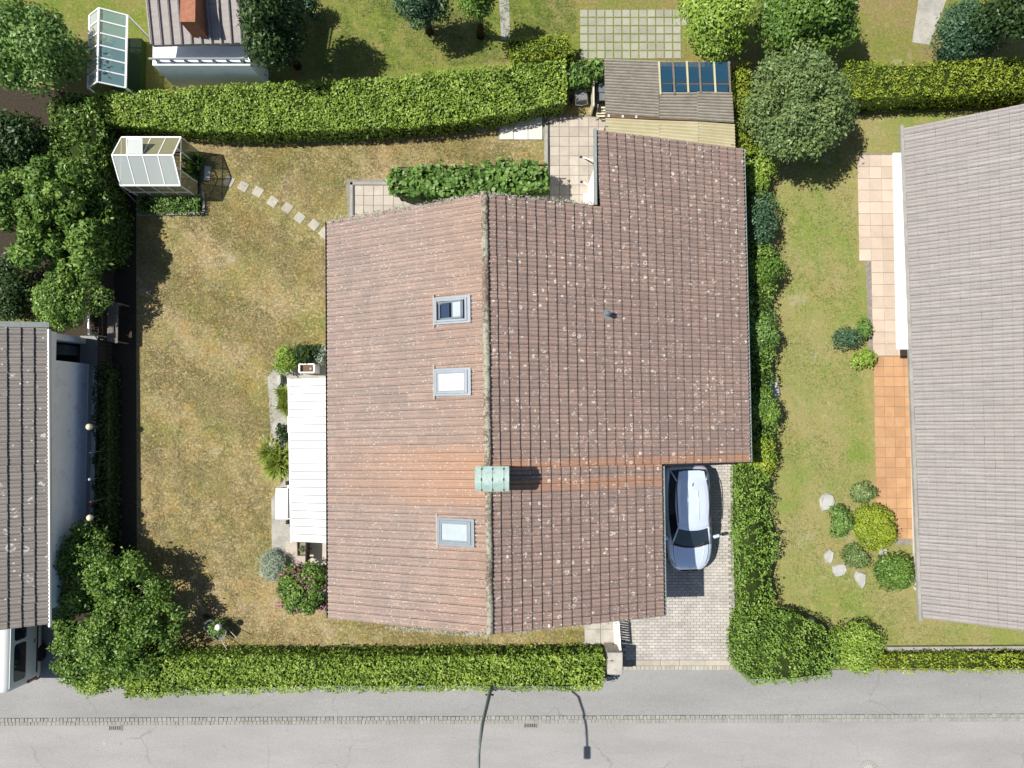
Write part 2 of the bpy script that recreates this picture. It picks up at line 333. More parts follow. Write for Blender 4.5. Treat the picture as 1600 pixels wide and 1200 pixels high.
        if smooth: me.polygons.foreach_set('use_smooth', [True]*len(me.polygons))
        o = bpy.data.objects.new(name, me); C.objects.link(o)
        if parent is not None: o.parent = parent
        else: o.location = off
        WLOC[o.name] = off.copy(); return o
def bevel(o, w, seg=2):
    b = o.modifiers.new('bevel', 'BEVEL'); b.width = w; b.segments = seg; b.limit_method = 'ANGLE'; return o
def inst(name, me, parent, mw):                          # object sharing a mesh, at a world matrix
    o = bpy.data.objects.new(name, me); C.objects.link(o)
    if parent is not None:
        o.parent = parent; o.matrix_basis = Matrix.Translation(-wl_of(parent)) @ mw
    else: o.matrix_basis = mw
    WLOC[o.name] = mw.translation.copy(); return o
def sheet(name, px, z, mat, world=False, label=None):
    pts = [Vector((*p, z)) for p in px] if world else [U(a, b, z) for a, b in px]
    g = G(); g.add(pts, [tuple(range(len(pts)))])
    o = g.build(name, mat); tag(o, label, kind='structure')
    if o.data.polygons[0].normal.z < 0: o.data.flip_normals()
    return o
# ------------------------------------------------------------------ foliage
def wob(x, y, s=1., seed=0):
    r = np.random.default_rng(seed); out = 0
    for i in range(6):
        a, b, p = r.normal(size=2)*s*(1+.5*i), 0, r.random()*6.28
        out = out + np.sin(a[0]*x+a[1]*y+p)/(1+.35*i)
    return out/2.2
def leaf_arrays(P, Nv, L, Wd, rng, lie=.55):
    n = len(P); N = Nv + rng.normal(size=(n, 3))*lie; N /= np.linalg.norm(N, axis=1)[:, None]+1e-9
    t = rng.normal(size=(n, 3)); t -= (t*N).sum(1)[:, None]*N; t /= np.linalg.norm(t, axis=1)[:, None]+1e-9
    b = np.cross(N, t); L = (L*(.6+.8*rng.random(n)))[:, None]; w = L*Wd
    V = np.empty((n, 4, 3)); V[:, 0] = P-t*L*.5; V[:, 1] = P+b*w*.5-N*L*.06; V[:, 2] = P+t*L*.5; V[:, 3] = P-b*w*.5-N*L*.06
    return V
def leaf_object(name, V, tint, mat, parent=None, extra=None, extra_mat=None, origin=None):
    n = len(V); off = wl_of(parent) if parent is not None else Vector(origin)
    verts = V.reshape(-1, 3); k = V.shape[1]; faces = n; ev = np.zeros((0, 3)); ef = []
    if extra is not None: ev = np.array(extra.v).reshape(-1, 3); ef = extra.f
    allv = np.concatenate([verts, ev]) - np.array(off)
    me = bpy.data.meshes.new(name); me.vertices.add(len(allv)); me.vertices.foreach_set('co', allv.astype(np.float32).ravel())
    tot = n*k+sum(len(f) for f in ef); me.loops.add(tot)
    li = np.concatenate([np.arange(n*k)]+[np.array(f)+n*k for f in ef]).astype(np.int32); me.loops.foreach_set('vertex_index', li)
    cnt = np.concatenate([np.full(n, k), np.array([len(f) for f in ef], dtype=int)]).astype(np.int32)
    st = np.concatenate([[0], np.cumsum(cnt)[:-1]]).astype(np.int32)
    me.polygons.add(len(cnt)); me.polygons.foreach_set('loop_start', st); me.polygons.foreach_set('loop_total', cnt)
    me.materials.append(mat)
    if extra is not None:
        me.materials.append(extra_mat); mi = np.zeros(len(cnt), np.int32); mi[n:] = 1; me.polygons.foreach_set('material_index', mi)
    me.update(calc_edges=True)
    at = me.attributes.new('tint', 'FLOAT', 'POINT'); tv = np.concatenate([np.repeat(tint, k), np.full(len(ev), .3)]).astype(np.float32); at.data.foreach_set('value', tv)
    o = bpy.data.objects.new(name, me); C.objects.link(o)
    if parent is not None: o.parent = parent
    else: o.location = off
    WLOC[o.name] = off.copy(); return o
def in_poly(x, y, P):
    ins = np.zeros(len(x), bool); n = len(P)
    for i in range(n):
        x0, y0 = P[i]; x1, y1 = P[(i+1) % n]
        c = ((y0 > y) != (y1 > y)); xi = (x1-x0)*(y-y0)/((y1-y0) if abs(y1-y0) > 1e-9 else 1e-9)+x0
        ins ^= c & (x < xi)
    return ins
SEED = [100]
def hedge(name, label, cat, px, h, mat, dens=330, L=.12, Wd=.55, group=None, bump=.09, z0=0, kind=None, rough_edge=.07, lie=.55, clumps=0, dark_side=True):
    SEED[0] += 1; rng = np.random.default_rng(SEED[0]); sd_ = SEED[0]
    P = [(v.x, v.y) for v in (U(a, b, h) for a, b in px)]
    if sum(P[i][0]*P[(i+1) % len(P)][1]-P[(i+1) % len(P)][0]*P[i][1] for i in range(len(P))) < 0: P = P[::-1]
    xs = [p[0] for p in P]; ys = [p[1] for p in P]; a = (max(xs)-min(xs)+.3)*(max(ys)-min(ys)+.3)
    n = int(a*dens); x = rng.uniform(min(xs)-.15, max(xs)+.15, n); y = rng.uniform(min(ys)-.15, max(ys)+.15, n)
    jx = wob(x, y, 4, sd_)*rough_edge; jy = wob(y, x, 4, sd_+9)*rough_edge
    k = in_poly(x+jx, y+jy, P); thin = (wob(x, y, 2.2, sd_+21)+.5*wob(x, y, 9, sd_+22) > 1.15) & (rng.random(len(x)) < .5); k &= ~thin; x, y = x[k], y[k]; n = len(x)
    z = h + wob(x, y, 2.6, sd_)*bump*.7 + wob(x, y, 7, sd_+3)*bump*.7 - rng.random(n)**2*.16
    Pt = np.stack([x, y, z], 1); N = np.zeros((n, 3)); N[:, 2] = 1
    N[:, 0] = -wob(x+.1, y, 7, sd_+3)+wob(x-.1, y, 7, sd_+3); N[:, 1] = -wob(x, y+.1, 7, sd_+3)+wob(x, y-.1, 7, sd_+3)
    tint = rng.random(n)*.75+.15+.2*wob(x, y, 3, sd_+7)
    Vs = [leaf_arrays(Pt, N, np.full(n, L), Wd, rng, lie)]; Ts = [tint]
    for i in range(len(P)):
        (x0, y0), (x1, y1) = P[i], P[(i+1) % len(P)]; ln = math.hypot(x1-x0, y1-y0)
        m = int(ln*(h-z0)*dens*.38)  # sparse side leaves let the dark core stand in for shade
        if m < 1: continue
        u = rng.random(m); zz = z0+rng.random(m)**.8*(h-z0-.05); nx, ny = (y1-y0)/ln, -(x1-x0)/ln
        o = rng.normal(size=m)*.035-.05 + .05*wob(u*ln, zz*3, 3, sd_+i)
        p = np.stack([x0+(x1-x0)*u+nx*o, y0+(y1-y0)*u+ny*o, zz], 1)
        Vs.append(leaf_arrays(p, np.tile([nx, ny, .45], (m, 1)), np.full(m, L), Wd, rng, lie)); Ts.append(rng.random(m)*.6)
    V = np.concatenate(Vs); T = np.clip(np.concatenate(Ts), 0, 1)
    cx, cy = sum(xs)/len(xs), sum(ys)/len(ys); g = G()
    # twiggy inside: the outline drawn in by a hand's width
    Q = []
    nP = len(P)
    for i in range(nP):
        a0 = Vector(P[i-1]); b0 = Vector(P[i]); c0 = Vector(P[(i+1) % nP]); d1 = (b0-a0).normalized(); d2 = (c0-b0).normalized()
        nn = Vector((-(d1.y+d2.y), d1.x+d2.x)); nn = nn.normalized() if nn.length > 1e-6 else Vector((-d1.y, d1.x)); Q.append(b0+nn*.16)
    n_ = len(Q); vs = [(q.x, q.y, z0) for q in Q]+[(q.x, q.y, h-.17) for q in Q]
    g.add(vs, [tuple(range(n_, 2*n_))]+[(i, (i+1) % n_, n_+(i+1) % n_, n_+i) for i in range(n_)])
    o = leaf_object(name, V, T, mat, None, g, M['core'], origin=(cx, cy, z0)); return tag(o, label, cat, group, kind)
def blob_leaves(blobs, dens, L, Wd, rng, up=-.25, lie=.6, flat=1., fuzz=.12):
    Vs, Ts = [], []
    for (c, r) in blobs:
        n = int(2*math.pi*r*r*dens*(1-up)/1.0)
        d = rng.normal(size=(n*2, 3)); d /= np.linalg.norm(d, axis=1)[:, None]; d = d[d[:, 2] > up][:n]; n = len(d)
        rr = r*(1+rng.normal(size=n)*fuzz - .25*rng.random(n)**3); p = np.array(c)+d*rr[:, None]*np.array([1, 1, flat])
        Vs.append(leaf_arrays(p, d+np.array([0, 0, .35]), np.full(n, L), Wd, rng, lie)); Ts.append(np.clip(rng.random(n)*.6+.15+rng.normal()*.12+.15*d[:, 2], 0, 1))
    return np.concatenate(Vs), np.concatenate(Ts)
def crown_blobs(c, R, hz, nb, br, rng):
    out = []
    for i in range(nb):
        a = rng.random()*6.283; rad = math.sqrt(rng.random())*.92; zz = math.sqrt(max(0, 1-rad*rad))*(.35+.65*rng.random())
        out.append(((c[0]+math.cos(a)*rad*(R[0]-br*.6), c[1]+math.sin(a)*rad*(R[1]-br*.6), c[2]+zz*(hz-br*.5)), br*(.7+.55*rng.random())))
    return out
def tree(name, label, cat, px, py, rx, ry, zt, mat, nb=26, br=.62, dens=190, L=.17, Wd=.5, group=None, zc=None, trunk=.13, lie=.6, fuzz=.14, lobes=None):
    """px,py = middle of the crown, rx,ry = half its size in picture px, zt = top height"""
    SEED[0] += 1; rng = np.random.default_rng(SEED[0]); zc = zc if zc is not None else zt*.5
    zm = zc+(zt-zc)*.4; c = U(px, py, zm); k = (H-zm)/F; hz = zt-zc
    base = Vector((c.x, c.y, 0)); root = thing(name, label, cat, base, group)
    blobs = crown_blobs((c.x, c.y, zc), (rx*k, ry*k), hz, nb, br, rng)
    if lobes:
        blobs = []
        for (lx, ly, lrx, lry, lh) in lobes:
            q = U(lx, ly, zm); blobs += crown_blobs((q.x, q.y, zc), (lrx*k, lry*k), hz*lh, nb//len(lobes), br, rng)
    V, T = blob_leaves(blobs, dens, L, Wd, rng, lie=lie, fuzz=fuzz); leaf_object('crown', V, T, mat, root)
    g = G(); top = (c.x+.1, c.y-.05, zc*.9+.2); g.path([(c.x, c.y, -.05), (c.x+.03, c.y+.02, zc*.5), top], [trunk*1.3, trunk, trunk*.75], 8)
    for b, r in blobs[::max(1, len(blobs)//14)]: g.path([(c.x+.02, c.y, zc*.6), ((c.x+b[0])/2, (c.y+b[1])/2, (zc*.75+b[2])/2+.15), b], [trunk*.55, trunk*.35, .02], 5)
    g.build('trunk', M['bark'], root, smooth=True); return root
def shrub(name, label, cat, px, py, rx, ry, zt, mat, nb=8, br=None, dens=260, L=.11, Wd=.5, group=None, lie=.6, fuzz=.14):
    SEED[0] += 1; rng = np.random.default_rng(SEED[0]); c = U(px, py, zt*.6); k = (H-zt*.6)/F; R = (rx*k, ry*k); br = br or min(R)*.5
    blobs = crown_blobs((c.x, c.y, zt*.2), R, zt*.8, nb, br, rng); V, T = blob_leaves(blobs, dens, L, Wd, rng, lie=lie, fuzz=fuzz); V[:, :, 2] = np.maximum(V[:, :, 2], .03)
    g = G()
    for b, r in blobs[:6]: g.path([(c.x, c.y, 0), b], [.03, .01], 5)
    o = leaf_object(name, V, T, mat, None, g, M['bark'], origin=(c.x, c.y, 0)); return tag(o, label, cat, group)
def strap_plant(name, label, cat, px, py, rx, zt, mat, n=420, Ln=.7, wd=.05, ry=None, group=None, centers=1):
    """long arching leaves from one or more hearts"""
    SEED[0] += 1; rng = np.random.default_rng(SEED[0]); c = U(px, py, zt*.5); k = (H-zt*.5)/F; ry = ry or rx; seg = 4; V = []; T = []
    cs = [(c.x, c.y)] if centers == 1 else [(c.x+(rng.random()-.5)*rx*k*1.1, c.y+(rng.random()-.5)*ry*k*1.3) for _ in range(centers)]
    for i in range(n):
        a = rng.random()*6.283; el = .25+rng.random()*1.1; hx, hy = cs[i % len(cs)]; p = np.array([hx+rng.normal()*.05, hy+rng.normal()*.05, .05]); l = Ln*(.6+.6*rng.random())
        d = np.array([math.cos(a)*math.cos(el), math.sin(a)*math.cos(el)*ry/rx if centers == 1 else math.sin(a)*math.cos(el), math.sin(el)*zt/Ln*1.3]); s = np.array([-math.sin(a), math.cos(a), 0])
        t = rng.random(); pts = []
        for j in range(seg+1):
            pts.append((p.copy(), wd*(1-(j/seg)**2*.95))); p = p+d*l/seg; d = d+np.array([0, 0, -.34*(j+1)/seg*1.4])
        for j in range(seg):
            (p0, w0), (p1, w1) = pts[j], pts[j+1]; V.append([p0-s*w0/2, p0+s*w0/2, p1+s*w1/2, p1-s*w1/2]); T.append(t*.7+.3*j/seg)
    V = np.array(V); V[:, :, 2] = np.maximum(V[:, :, 2], .02)
    o = leaf_object(name, V, np.array(T), mat, None, origin=(c.x, c.y, 0)); return tag(o, label, cat, group)
def grass(name, px, n, mat, z, Ln=.09, label=None, mask=None):
    SEED[0] += 1; rng = np.random.default_rng(SEED[0]); P = [(v.x, v.y) for v in (U(a, b, z) for a, b in px)]; xs = [p[0] for p in P]; ys = [p[1] for p in P]
    x = rng.uniform(min(xs), max(xs), n*2); y = rng.uniform(min(ys), max(ys), n*2); k = in_poly(x, y, P); x, y = x[k][:n], y[k][:n]
    w = wob(x, y, 1.1, 5)+.6*wob(x, y, 3.3, 8)+rng.normal(size=len(x))*.5; k = w > -.1; x, y = x[k], y[k]; m = len(x)
    a = rng.random(m)*6.283; l = Ln*(.5+rng.random(m)); hh = .02+.05*rng.random(m)
    V = np.empty((m, 3, 3)); s = .007
    V[:, 0] = np.stack([x-np.sin(a)*s, y+np.cos(a)*s, np.full(m, z)], 1); V[:, 1] = np.stack([x+np.sin(a)*s, y-np.cos(a)*s, np.full(m, z)], 1)
    V[:, 2] = np.stack([x+np.cos(a)*l, y+np.sin(a)*l, z+hh], 1)
    o = leaf_object(name, V, np.clip(.5+.3*wob(x, y, 2, 12)+rng.normal(size=m)*.25, 0, 1), mat, None, origin=(sum(xs)/len(xs), sum(ys)/len(ys), z)); return tag(o, label, None, None, 'stuff')
# ------------------------------------------------------------------ the setting
gr = G(); gr.add([(-900, -900, 0), (900, -900, 0), (900, 900, 0), (-900, 900, 0)], [(0, 1, 2, 3)]); tag(gr.build('ground', M['lawn_n'], recalc=False), kind='structure')
PLOT = [(150, 150), (400, 140), (700, 118), (945, 95), (1150, 95), (1150, 700), (1030, 700), (975, 900), (965, 1058), (95, 1062), (120, 850), (170, 560), (170, 330)]
sheet('lawn', PLOT, .004, M['lawn'])
sheet('lawn', [(1150, 150), (1345, 180), (1420, 160), (1640, 150), (1640, 1046), (1158, 1046), (1150, 700)], .004, M['lawn_e'])
sheet('soil', [(120, 330), (213, 330), (213, 600), (214, 858), (240, 1000), (240, 1066), (40, 1066), (60, 500), (-60, 480), (-60, 120), (150, 150), (213, 215), (213, 330)], .008, M['soil'])  # soil; its dark strip beside the lawn also stands in for shade
sheet('flower_bed', [(432, 560), (512, 545), (512, 592), (452, 600), (452, 700), (455, 870), (446, 936), (508, 952), (512, 870), (470, 870), (462, 700), (440, 690), (428, 640)], .010, M['soil'])
a = U(0, 1127, 0); b = U(1600, 1120, 0); dr = (b-a).normalized(); KN = Vector((-dr.y, dr.x, 0)); mid = U(800, 1124, 0)
def kp(s, n, z=0): p = mid+dr*s+KN*n; return Vector((p.x, p.y, z))
g = G(); g.add([kp(-300, -.17, .004), kp(300, -.17, .004), kp(300, -9, .004), kp(-300, -9, .004)], [(0, 1, 2, 3)][:1]); o = g.build('road', M['road'], recalc=False); tag(o, kind='structure'); o.data.flip_normals()
def onk(px, py, n0=.17):
    p = U(px, py, .06); s = (p-mid).dot(dr); return p, s
pN = [(-260, 1057), (955, 1057), (956, 1046.5), (1860, 1046)]
top = [U(x, y, .06) for x, y in pN]; g = G()
left = kp(-60, .17, 0); right = kp(60, .17, 0)
poly = [(p.x, p.y) for p in top]+[(right.x, right.y), (left.x, left.y)]
g.prism(poly, -.05, .06); tag(g.build('pavement', M['walk']), kind='structure')
sheet('driveway', [(-260, 930), (100, 930), (100, 1064), (-260, 1064)], .064, M['walk'])
# kerb of granite setts: two rows, hundreds of them
g = G(); rng = np.random.default_rng(3)
for row, (n0, zt) in enumerate(((.085, .075), (-.085, .03))):
    s = -30
    while s < 30:
        ln = .13+.07*rng.random(); c = kp(s+ln/2, n0+rng.normal()*.006); z = zt+rng.normal()*.004; w = .15*(.9+.12*rng.random())
        g.prism([(c.x+a_*(ln/2-.008), c.y+b_*w/2) for a_, b_ in ((-1, -1), (1, -1), (1, 1), (-1, 1))], -.03, z, t=rng.random(), bevel=.012); s += ln
o = g.build('kerb', M['cobble'], recalc=False); tag(o, kind='structure')
g = G(); g.prism([(*kp(s_, n_)[:2],) for s_, n_ in ((-60, .17), (60, .17), (60, -.17), (-60, -.17))], -.04, .012); tag(g.build('gutter_bed', M['joint_light']), kind='structure')
# weeds in the kerb joint
rng = np.random.default_rng(11); n = 2600; s_ = rng.uniform(-22, 22, n); s_ = s_[(wob(s_, s_*0, 1.3, 4) > .1)]; n = len(s_)
P_ = np.array([list(kp(q, .0+rng.normal()*.018, .035)) for q in s_]); V = leaf_arrays(P_, np.tile([0, 0, 1.], (n, 1)), np.full(n, .045), .5, rng, .8)
tag(leaf_object('weeds', V, rng.random(n), M['leaf'], None, origin=mid), kind='stuff')

def dirt_of(me):                                         # moss and dirt collect in the valleys of a tile
    at = me.attributes.new('dirt', 'FLOAT', 'POINT')
    n = len(me.vertices)//15
    at.data.foreach_set('value', [[.35, 0, 0, 0, .1, .8, .7][j % 7] if j < 14 else .75 for _ in range(n) for j in range(15)])
def variants(name, fn, mat, k=6):
    out = []
    for i in range(k):
        g = fn(); g.t = [((i+.5)/k)]*len(g.v); ob = g.build(name, mat, origin=(0, 0, 0), recalc=False)
        me = ob.data
        if 'roof' in name: dirt_of(me)
        bpy.data.objects.remove(ob); WLOC.pop(name, None); out.append(me)
    return out
def slab_grid(parent, px, dx, dy, gap, z, th, mat, name, limit=300, rz=0., stagger=0., org=None, jit=.003, center=(830, 640), world=None, bev=.006):
    P = world or [(v.x, v.y) for v in (U(a, b, z) for a, b in px)]
    mk = lambda: G().prism([(-dx/2+gap/2, -dy/2+gap/2), (dx/2-gap/2, -dy/2+gap/2), (dx/2-gap/2, dy/2-gap/2), (-dx/2+gap/2, dy/2-gap/2)], -th, 0, bevel=bev)
    me = variants(name, mk, mat); R = Matrix.Rotation(rz, 2); Ri = R.inverted()
    o0 = Vector(org) if org else Vector(P[0]); L = [Ri @ (Vector(p)-o0) for p in P]
    cells = []
    i0, i1 = math.floor(min(p.x for p in L)/dx)-1, math.ceil(max(p.x for p in L)/dx)+1
    j0, j1 = math.floor(min(p.y for p in L)/dy)-1, math.ceil(max(p.y for p in L)/dy)+1
    for j in range(j0, j1):
        for i in range(i0, i1):
            q = Vector(((i+.5+(stagger if j % 2 else 0))*dx, (j+.5)*dy)); w = R @ q + o0
            if in_poly(np.array([w.x]), np.array([w.y]), P)[0]: cells.append(w)
    cc = U(*center, z); cells.sort(key=lambda w: (w.x-cc.x)**2+(w.y-cc.y)**2)
    r = random.Random(5); rest = G()
    for k_, w in enumerate(cells):
        mw = Matrix.Translation((w.x, w.y, z+r.gauss(0, jit))) @ Matrix.Rotation(rz+r.gauss(0, .006), 4, 'Z') @ Matrix.Rotation(r.gauss(0, .004), 4, 'X')
        m_ = me[r.randrange(6)]
        if k_ < limit: inst(name, m_, parent, mw)
        else:
            vs = [mw @ v.co for v in m_.vertices]; rest.add(vs, [tuple(p.vertices) for p in m_.polygons], t=r.random())
    if rest.v: tag(rest.build(name, mat, parent, recalc=False), kind='stuff')
    return len(cells)
DRV = [(1020, 700), (1142, 700), (1143, 1031), (973, 1032), (972, 960), (1010, 950)]
dv = sheet('driveway', [(1000, 690), (1150, 690), (1149, 1047), (968, 1047), (967, 950), (1000, 940)], .045, M['joint'])
slab_grid(dv, DRV, .245, .118, .012, .072, .05, M['paver'], 'paving_block', stagger=.5, org=(0, U(0, 1031, .07).y), center=(1090, 960), jit=.002)
g = G()
for i, (x0, x1) in enumerate(((992, 1032), (1032.5, 1062), (1062.5, 1102), (1102.5, 1143))):
    p = [U(x, y, .07) for x, y in ((x0, 1031.5), (x1, 1031.5), (x1, 1040), (x0, 1040))]; g.prism([(v.x, v.y) for v in p], 0, .074, t=.3+.2*i, bevel=.01)
for i in range(26):
    x0 = 975+i*6.6; p = [U(x, y, .07) for x, y in ((x0, 1040.5), (x0+6.2, 1040.5), (x0+6.2, 1047), (x0, 1047))]; g.prism([(v.x, v.y) for v in p], 0, .071+.002*(i % 3), t=random.random(), bevel=.01)
g.build('threshold', M['slab_lichen'], dv)
g = G(); y = 722
while y < 1040:
    p = [U(x, yy, .1) for x, yy in ((1143.5, y), (1148, y), (1148, y+35.5), (1143.5, y+35.5))]; g.prism([(v.x, v.y) for v in p], 0, .11+random.random()*.01, t=random.random(), bevel=.01); y += 36
g.build('edging_stone', M['edging'], dv)
# north terrace of tan slabs
tr = sheet('terrace', [(540, 280), (606, 280), (640, 300), (852, 300), (852, 180), (950, 180), (950, 340), (760, 340), (760, 350), (545, 360)], .03, M['joint'])
slab_grid(tr, [(858.5, 183), (948, 183), (948, 330), (765, 330), (765, 308), (858.5, 302)], .415, .415, .014, .06, .05, M['slab_tan'], 'paving_slab', org=tuple(U(858.5, 183, .06)[:2]), center=(900, 250))
tw = sheet('terrace', [(552, 288), (800, 288), (800, 306), (700, 330), (552, 350)], .034, M['joint'])
slab_grid(tw, [(553, 290), (700, 290), (700, 335), (553, 350)], .415, .415, .014, .06, .05, M['slab_tan'], 'paving_slab', org=tuple(U(553, 290, .06)[:2]), center=(600, 310))
g = G()
for (x0, y0, x1, y1) in ((546.5, 284, 551, 345), (546.5, 284, 606, 288.5), (850.5, 194, 856, 300)):
    p = [U(x, y, .07) for x, y in ((x0, y0), (x1, y0), (x1, y1), (x0, y1))]; g.prism([(v.x, v.y) for v in p], 0, .07, bevel=.008)
tag(g.build('terrace_edging', M['edging'], tr))
g = G()
for a_, b_ in (((857, 190), (858.2, 300)), ((552, 289), (552.8, 345))): p = U(*a_, .09); q = U(*b_, .09); g.beam(p, q, .035, .05)
g.build('drain_channel', M['dark_steel'], tr)
pv = sheet('paved_corner', [(779, 176), (850, 170), (850, 216.5), (779, 219)], .02, M['joint'])
slab_grid(pv, [(780, 170), (850, 170), (850, 218), (780, 219)], .61, .62, .02, .055, .05, M['slab_white'], 'paving_slab', org=tuple(U(780, 218, .055)[:2]), center=(820, 200), jit=.002)
pe = sheet('path', [(913, 966), (964, 966), (964, 1008), (913, 1008)], .02, M['joint'])
slab_grid(pe, [(913.5, 960), (963, 960), (963, 1007), (913.5, 1007)], .66, .62, .016, .055, .05, M['concrete'], 'paving_slab', org=tuple(U(913.5, 1007, .055)[:2]), center=(940, 990))
g = G(); p = [U(x, y, .055) for x, y in ((722, 990), (914, 962), (914, 974), (722, 994))]
g.prism([(v.x, v.y) for v in p], 0, .03); g.build('path_edge', M['edging'], pe)
# grey slab leaning on the lawn and darker stones in the shade of the hedge
sheet('gravel', [(418, 590), (440, 560), (512, 545), (512, 590), (456, 596), (456, 870), (425, 880), (424, 780), (450, 740), (424, 690)], .013, M['gravel'])
te = sheet('terrace', [(462, 842), (512, 842), (512, 884), (462, 884)], .016, M['joint'])
slab_grid(te, [(463, 843), (512, 843), (512, 883), (463, 883)], .9, 1.0, .012, .05, .04, M['slab_tan'], 'paving_slab', org=tuple(U(480, 883, .05)[:2]))
# right-hand neighbour's paving
tq = sheet('terrace', [(1345, 240), (1424, 240), (1428, 556), (1358, 556)], .02, M['joint'])
slab_grid(tq, [(1346, 241), (1424, 241), (1428, 556), (1358, 556)], .5, .5, .01, .05, .04, M['pink'], 'paving_slab', org=tuple(U(1346, 556, .05)[:2]), center=(1380, 500), jit=.001)
to = sheet('terrace', [(1364, 557), (1430, 557), (1436, 852), (1374, 852)], .02, M['joint'])
slab_grid(to, [(1365, 557), (1430, 557), (1436, 850), (1374, 850)], .42, .42, .014, .05, .04, M['orange'], 'paving_slab', org=tuple(U(1365, 557, .05)[:2]), center=(1390, 700), jit=.001)
# grass pavers of the garden to the north
tg = sheet('parking_bay', [(905, 10), (1072, 8), (1072, 92), (905, 94)], .012, M['lawn_n'])
slab_grid(tg, [(906, 12), (1071, 12), (1071, 92), (906, 92)], .36, .36, .05, .03, .03, M['grasspave'], 'paving_slab', org=tuple(U(906, 92, .03)[:2]), center=(980, 80), jit=.004)
sheet('path', [(779, -20), (795, -20), (797, 62), (783, 62)], .012, M['edging'])
sheet('path', [(1440, -30), (1490, -30), (1452, 70), (1425, 66)], .012, M['gravel'])
g = G(); p = [U(x, y, .12) for x, y in ((1385, 1010), (1700, 1008), (1700, 1019), (1385, 1021))]; g.prism([(v.x, v.y) for v in p], 0, .2)
tag(g.build('low_wall', M['edging']), 'low pale concrete wall running in front of the mauve roofed house', 'wall')

# ------------------------------------------------------------------ the house with the brown tiled roof
ZR = 6.0; ZW = 3.62; ZE = 2.55
RN = U(757, 303, ZR); RS = U(766, 992, ZR); RD = (RS-RN).normalized()
def plane3(a, b, c):
    n = (b-a).cross(c-a).normalized(); n = n if n.z > 0 else -n; return (a, n)
PE = plane3(RN, RS, U(1165, 480, ZE)); PW = plane3(RN, RS, U(513, 655, ZW))
def zon(pl, x, y): p, n = pl; return p.z-(n.x*(x-p.x)+n.y*(y-p.y))/n.z
hb = Vector((1.0, 0.5, 0)); house = thing('house', 'detached house with a mottled brown tiled gable roof, green copper chimney cover and three skylights', 'house', hb)
XR = (RN.x+RS.x)/2
g = G()
def wallbox(x0, x1, y0, y1, pl, m=0):
    xs = [(x0, y0), (x1, y0), (x1, y1), (x0, y1)]
    g.add([(x, y, -.05) for x, y in xs]+[(x, y, zon(pl, x, y)-.26) for x, y in xs], [(3, 2, 1, 0), (4, 5, 6, 7), (0, 1, 5, 4), (1, 2, 6, 5), (2, 3, 7, 6), (3, 0, 4, 7)], m)
ys = U(766, 992, ZR).y+.45; yn = U(757, 303, ZR).y-.45
wallbox(U(513, 655, ZW).x+.6, XR, ys, yn, PW); wallbox(XR, 5.05, ys, yn-.02, PE)
yw = UP(1165, 722, PE).y+.75; wallbox(5.05, 8.35, yw, yn-.02, PE)
ynw = UP(932, 205, PE).y-.35; wallbox(UP(932, 320, PE).x+.25, 8.30, yn-.02, ynw, PE)
g.build('wall', M['wall'], house)
# doors and windows of the walls under the eaves
xw = U(513, 655, ZW).x+.6
for (yy, w_, z0, z1, nm) in ((4.6, 1.3, .9, 2.2, 'window'), (-.6, 2.4, .1, 2.2, 'window'), (-6.6, 1.3, .9, 2.2, 'window')):
    g = G(); g.box((xw-.02, yy, (z0+z1)/2), (.08, w_, z1-z0)); wf = g.build(nm, M['white'], house)
    g = G(); g.box((xw-.05, yy-w_*.25, (z0+z1)/2), (.06, w_*.42, z1-z0-.16)); g.build('pane', M['glass_dark'], wf)
    g = G(); g.box((xw-.05, yy+w_*.25, (z0+z1)/2), (.06, w_*.42, z1-z0-.16)); g.build('pane', M['glass_dark'], wf)
g = G(); g.box((5.08, -5.0, 1.12), (.10, 1.0, 2.1)); dd = g.build('door', M['wood_brown'], house); g = G(); g.box((5.15, -4.6, 1.05), (.06, .04, .14)); g.build('handle', M['stick'], dd)
# roof: deck, tiles, ridge
def deck(pts, pl, g, th=.16, dz=-.05):
    n = len(pts); t = [Vector((p.x, p.y, zon(pl, p.x, p.y)+dz)) for p in pts]
    g.add([v for v in t]+[v-Vector((0, 0, th)) for v in t], [tuple(range(n)), tuple(range(n, 2*n))[::-1]]+[(i, (i+1) % n, n+(i+1) % n, n+i) for i in range(n)])
q = lambda pl, *pp: [UP(a, b, pl) for a, b in pp]
gd = G()
deck([RN]+q(PE, (932, 320))+q(PE, (932, 203), (1159, 232), (1169, 722), (1033, 728), (1036, 963))+[RS], PE, gd)
deck([RN, RS]+q(PW, (514.5, 966), (512.5, 346)), PW, gd)
roof = gd.build('roof', M['wood_dark'], house)
def tile_mesh():
    g = G(); Lx, ny = 1.0, 14; prof = []
    for j in range(ny+1):
        y = j/ny; ph = (y*2) % 1
        h = .034*max(0, math.sin(math.pi*min(1, ph/.74)))**.7 if ph < .74 else 0.0
        if j == ny: h = -.006
        prof.append((y, h))
    vs = []
    for (x, zz) in ((-.06, -.004), (1.0, .052), (1.0, .018)):
        for (y, h) in prof: vs.append((x, y-.5, zz+(h if zz != .018 else h*.7)))
    n = ny+1; fs = [(r*n+j, r*n+j+1, (r+1)*n+j+1, (r+1)*n+j) for r in range(2) for j in range(ny)]
    return g.add(vs, fs)
TM = variants('roof_tile', tile_mesh, M['tile']); TG = variants('roof_tile', tile_mesh, M['tile_grey']); TF = variants('roof_tile', tile_mesh, M['tile_far'])
ALL = []
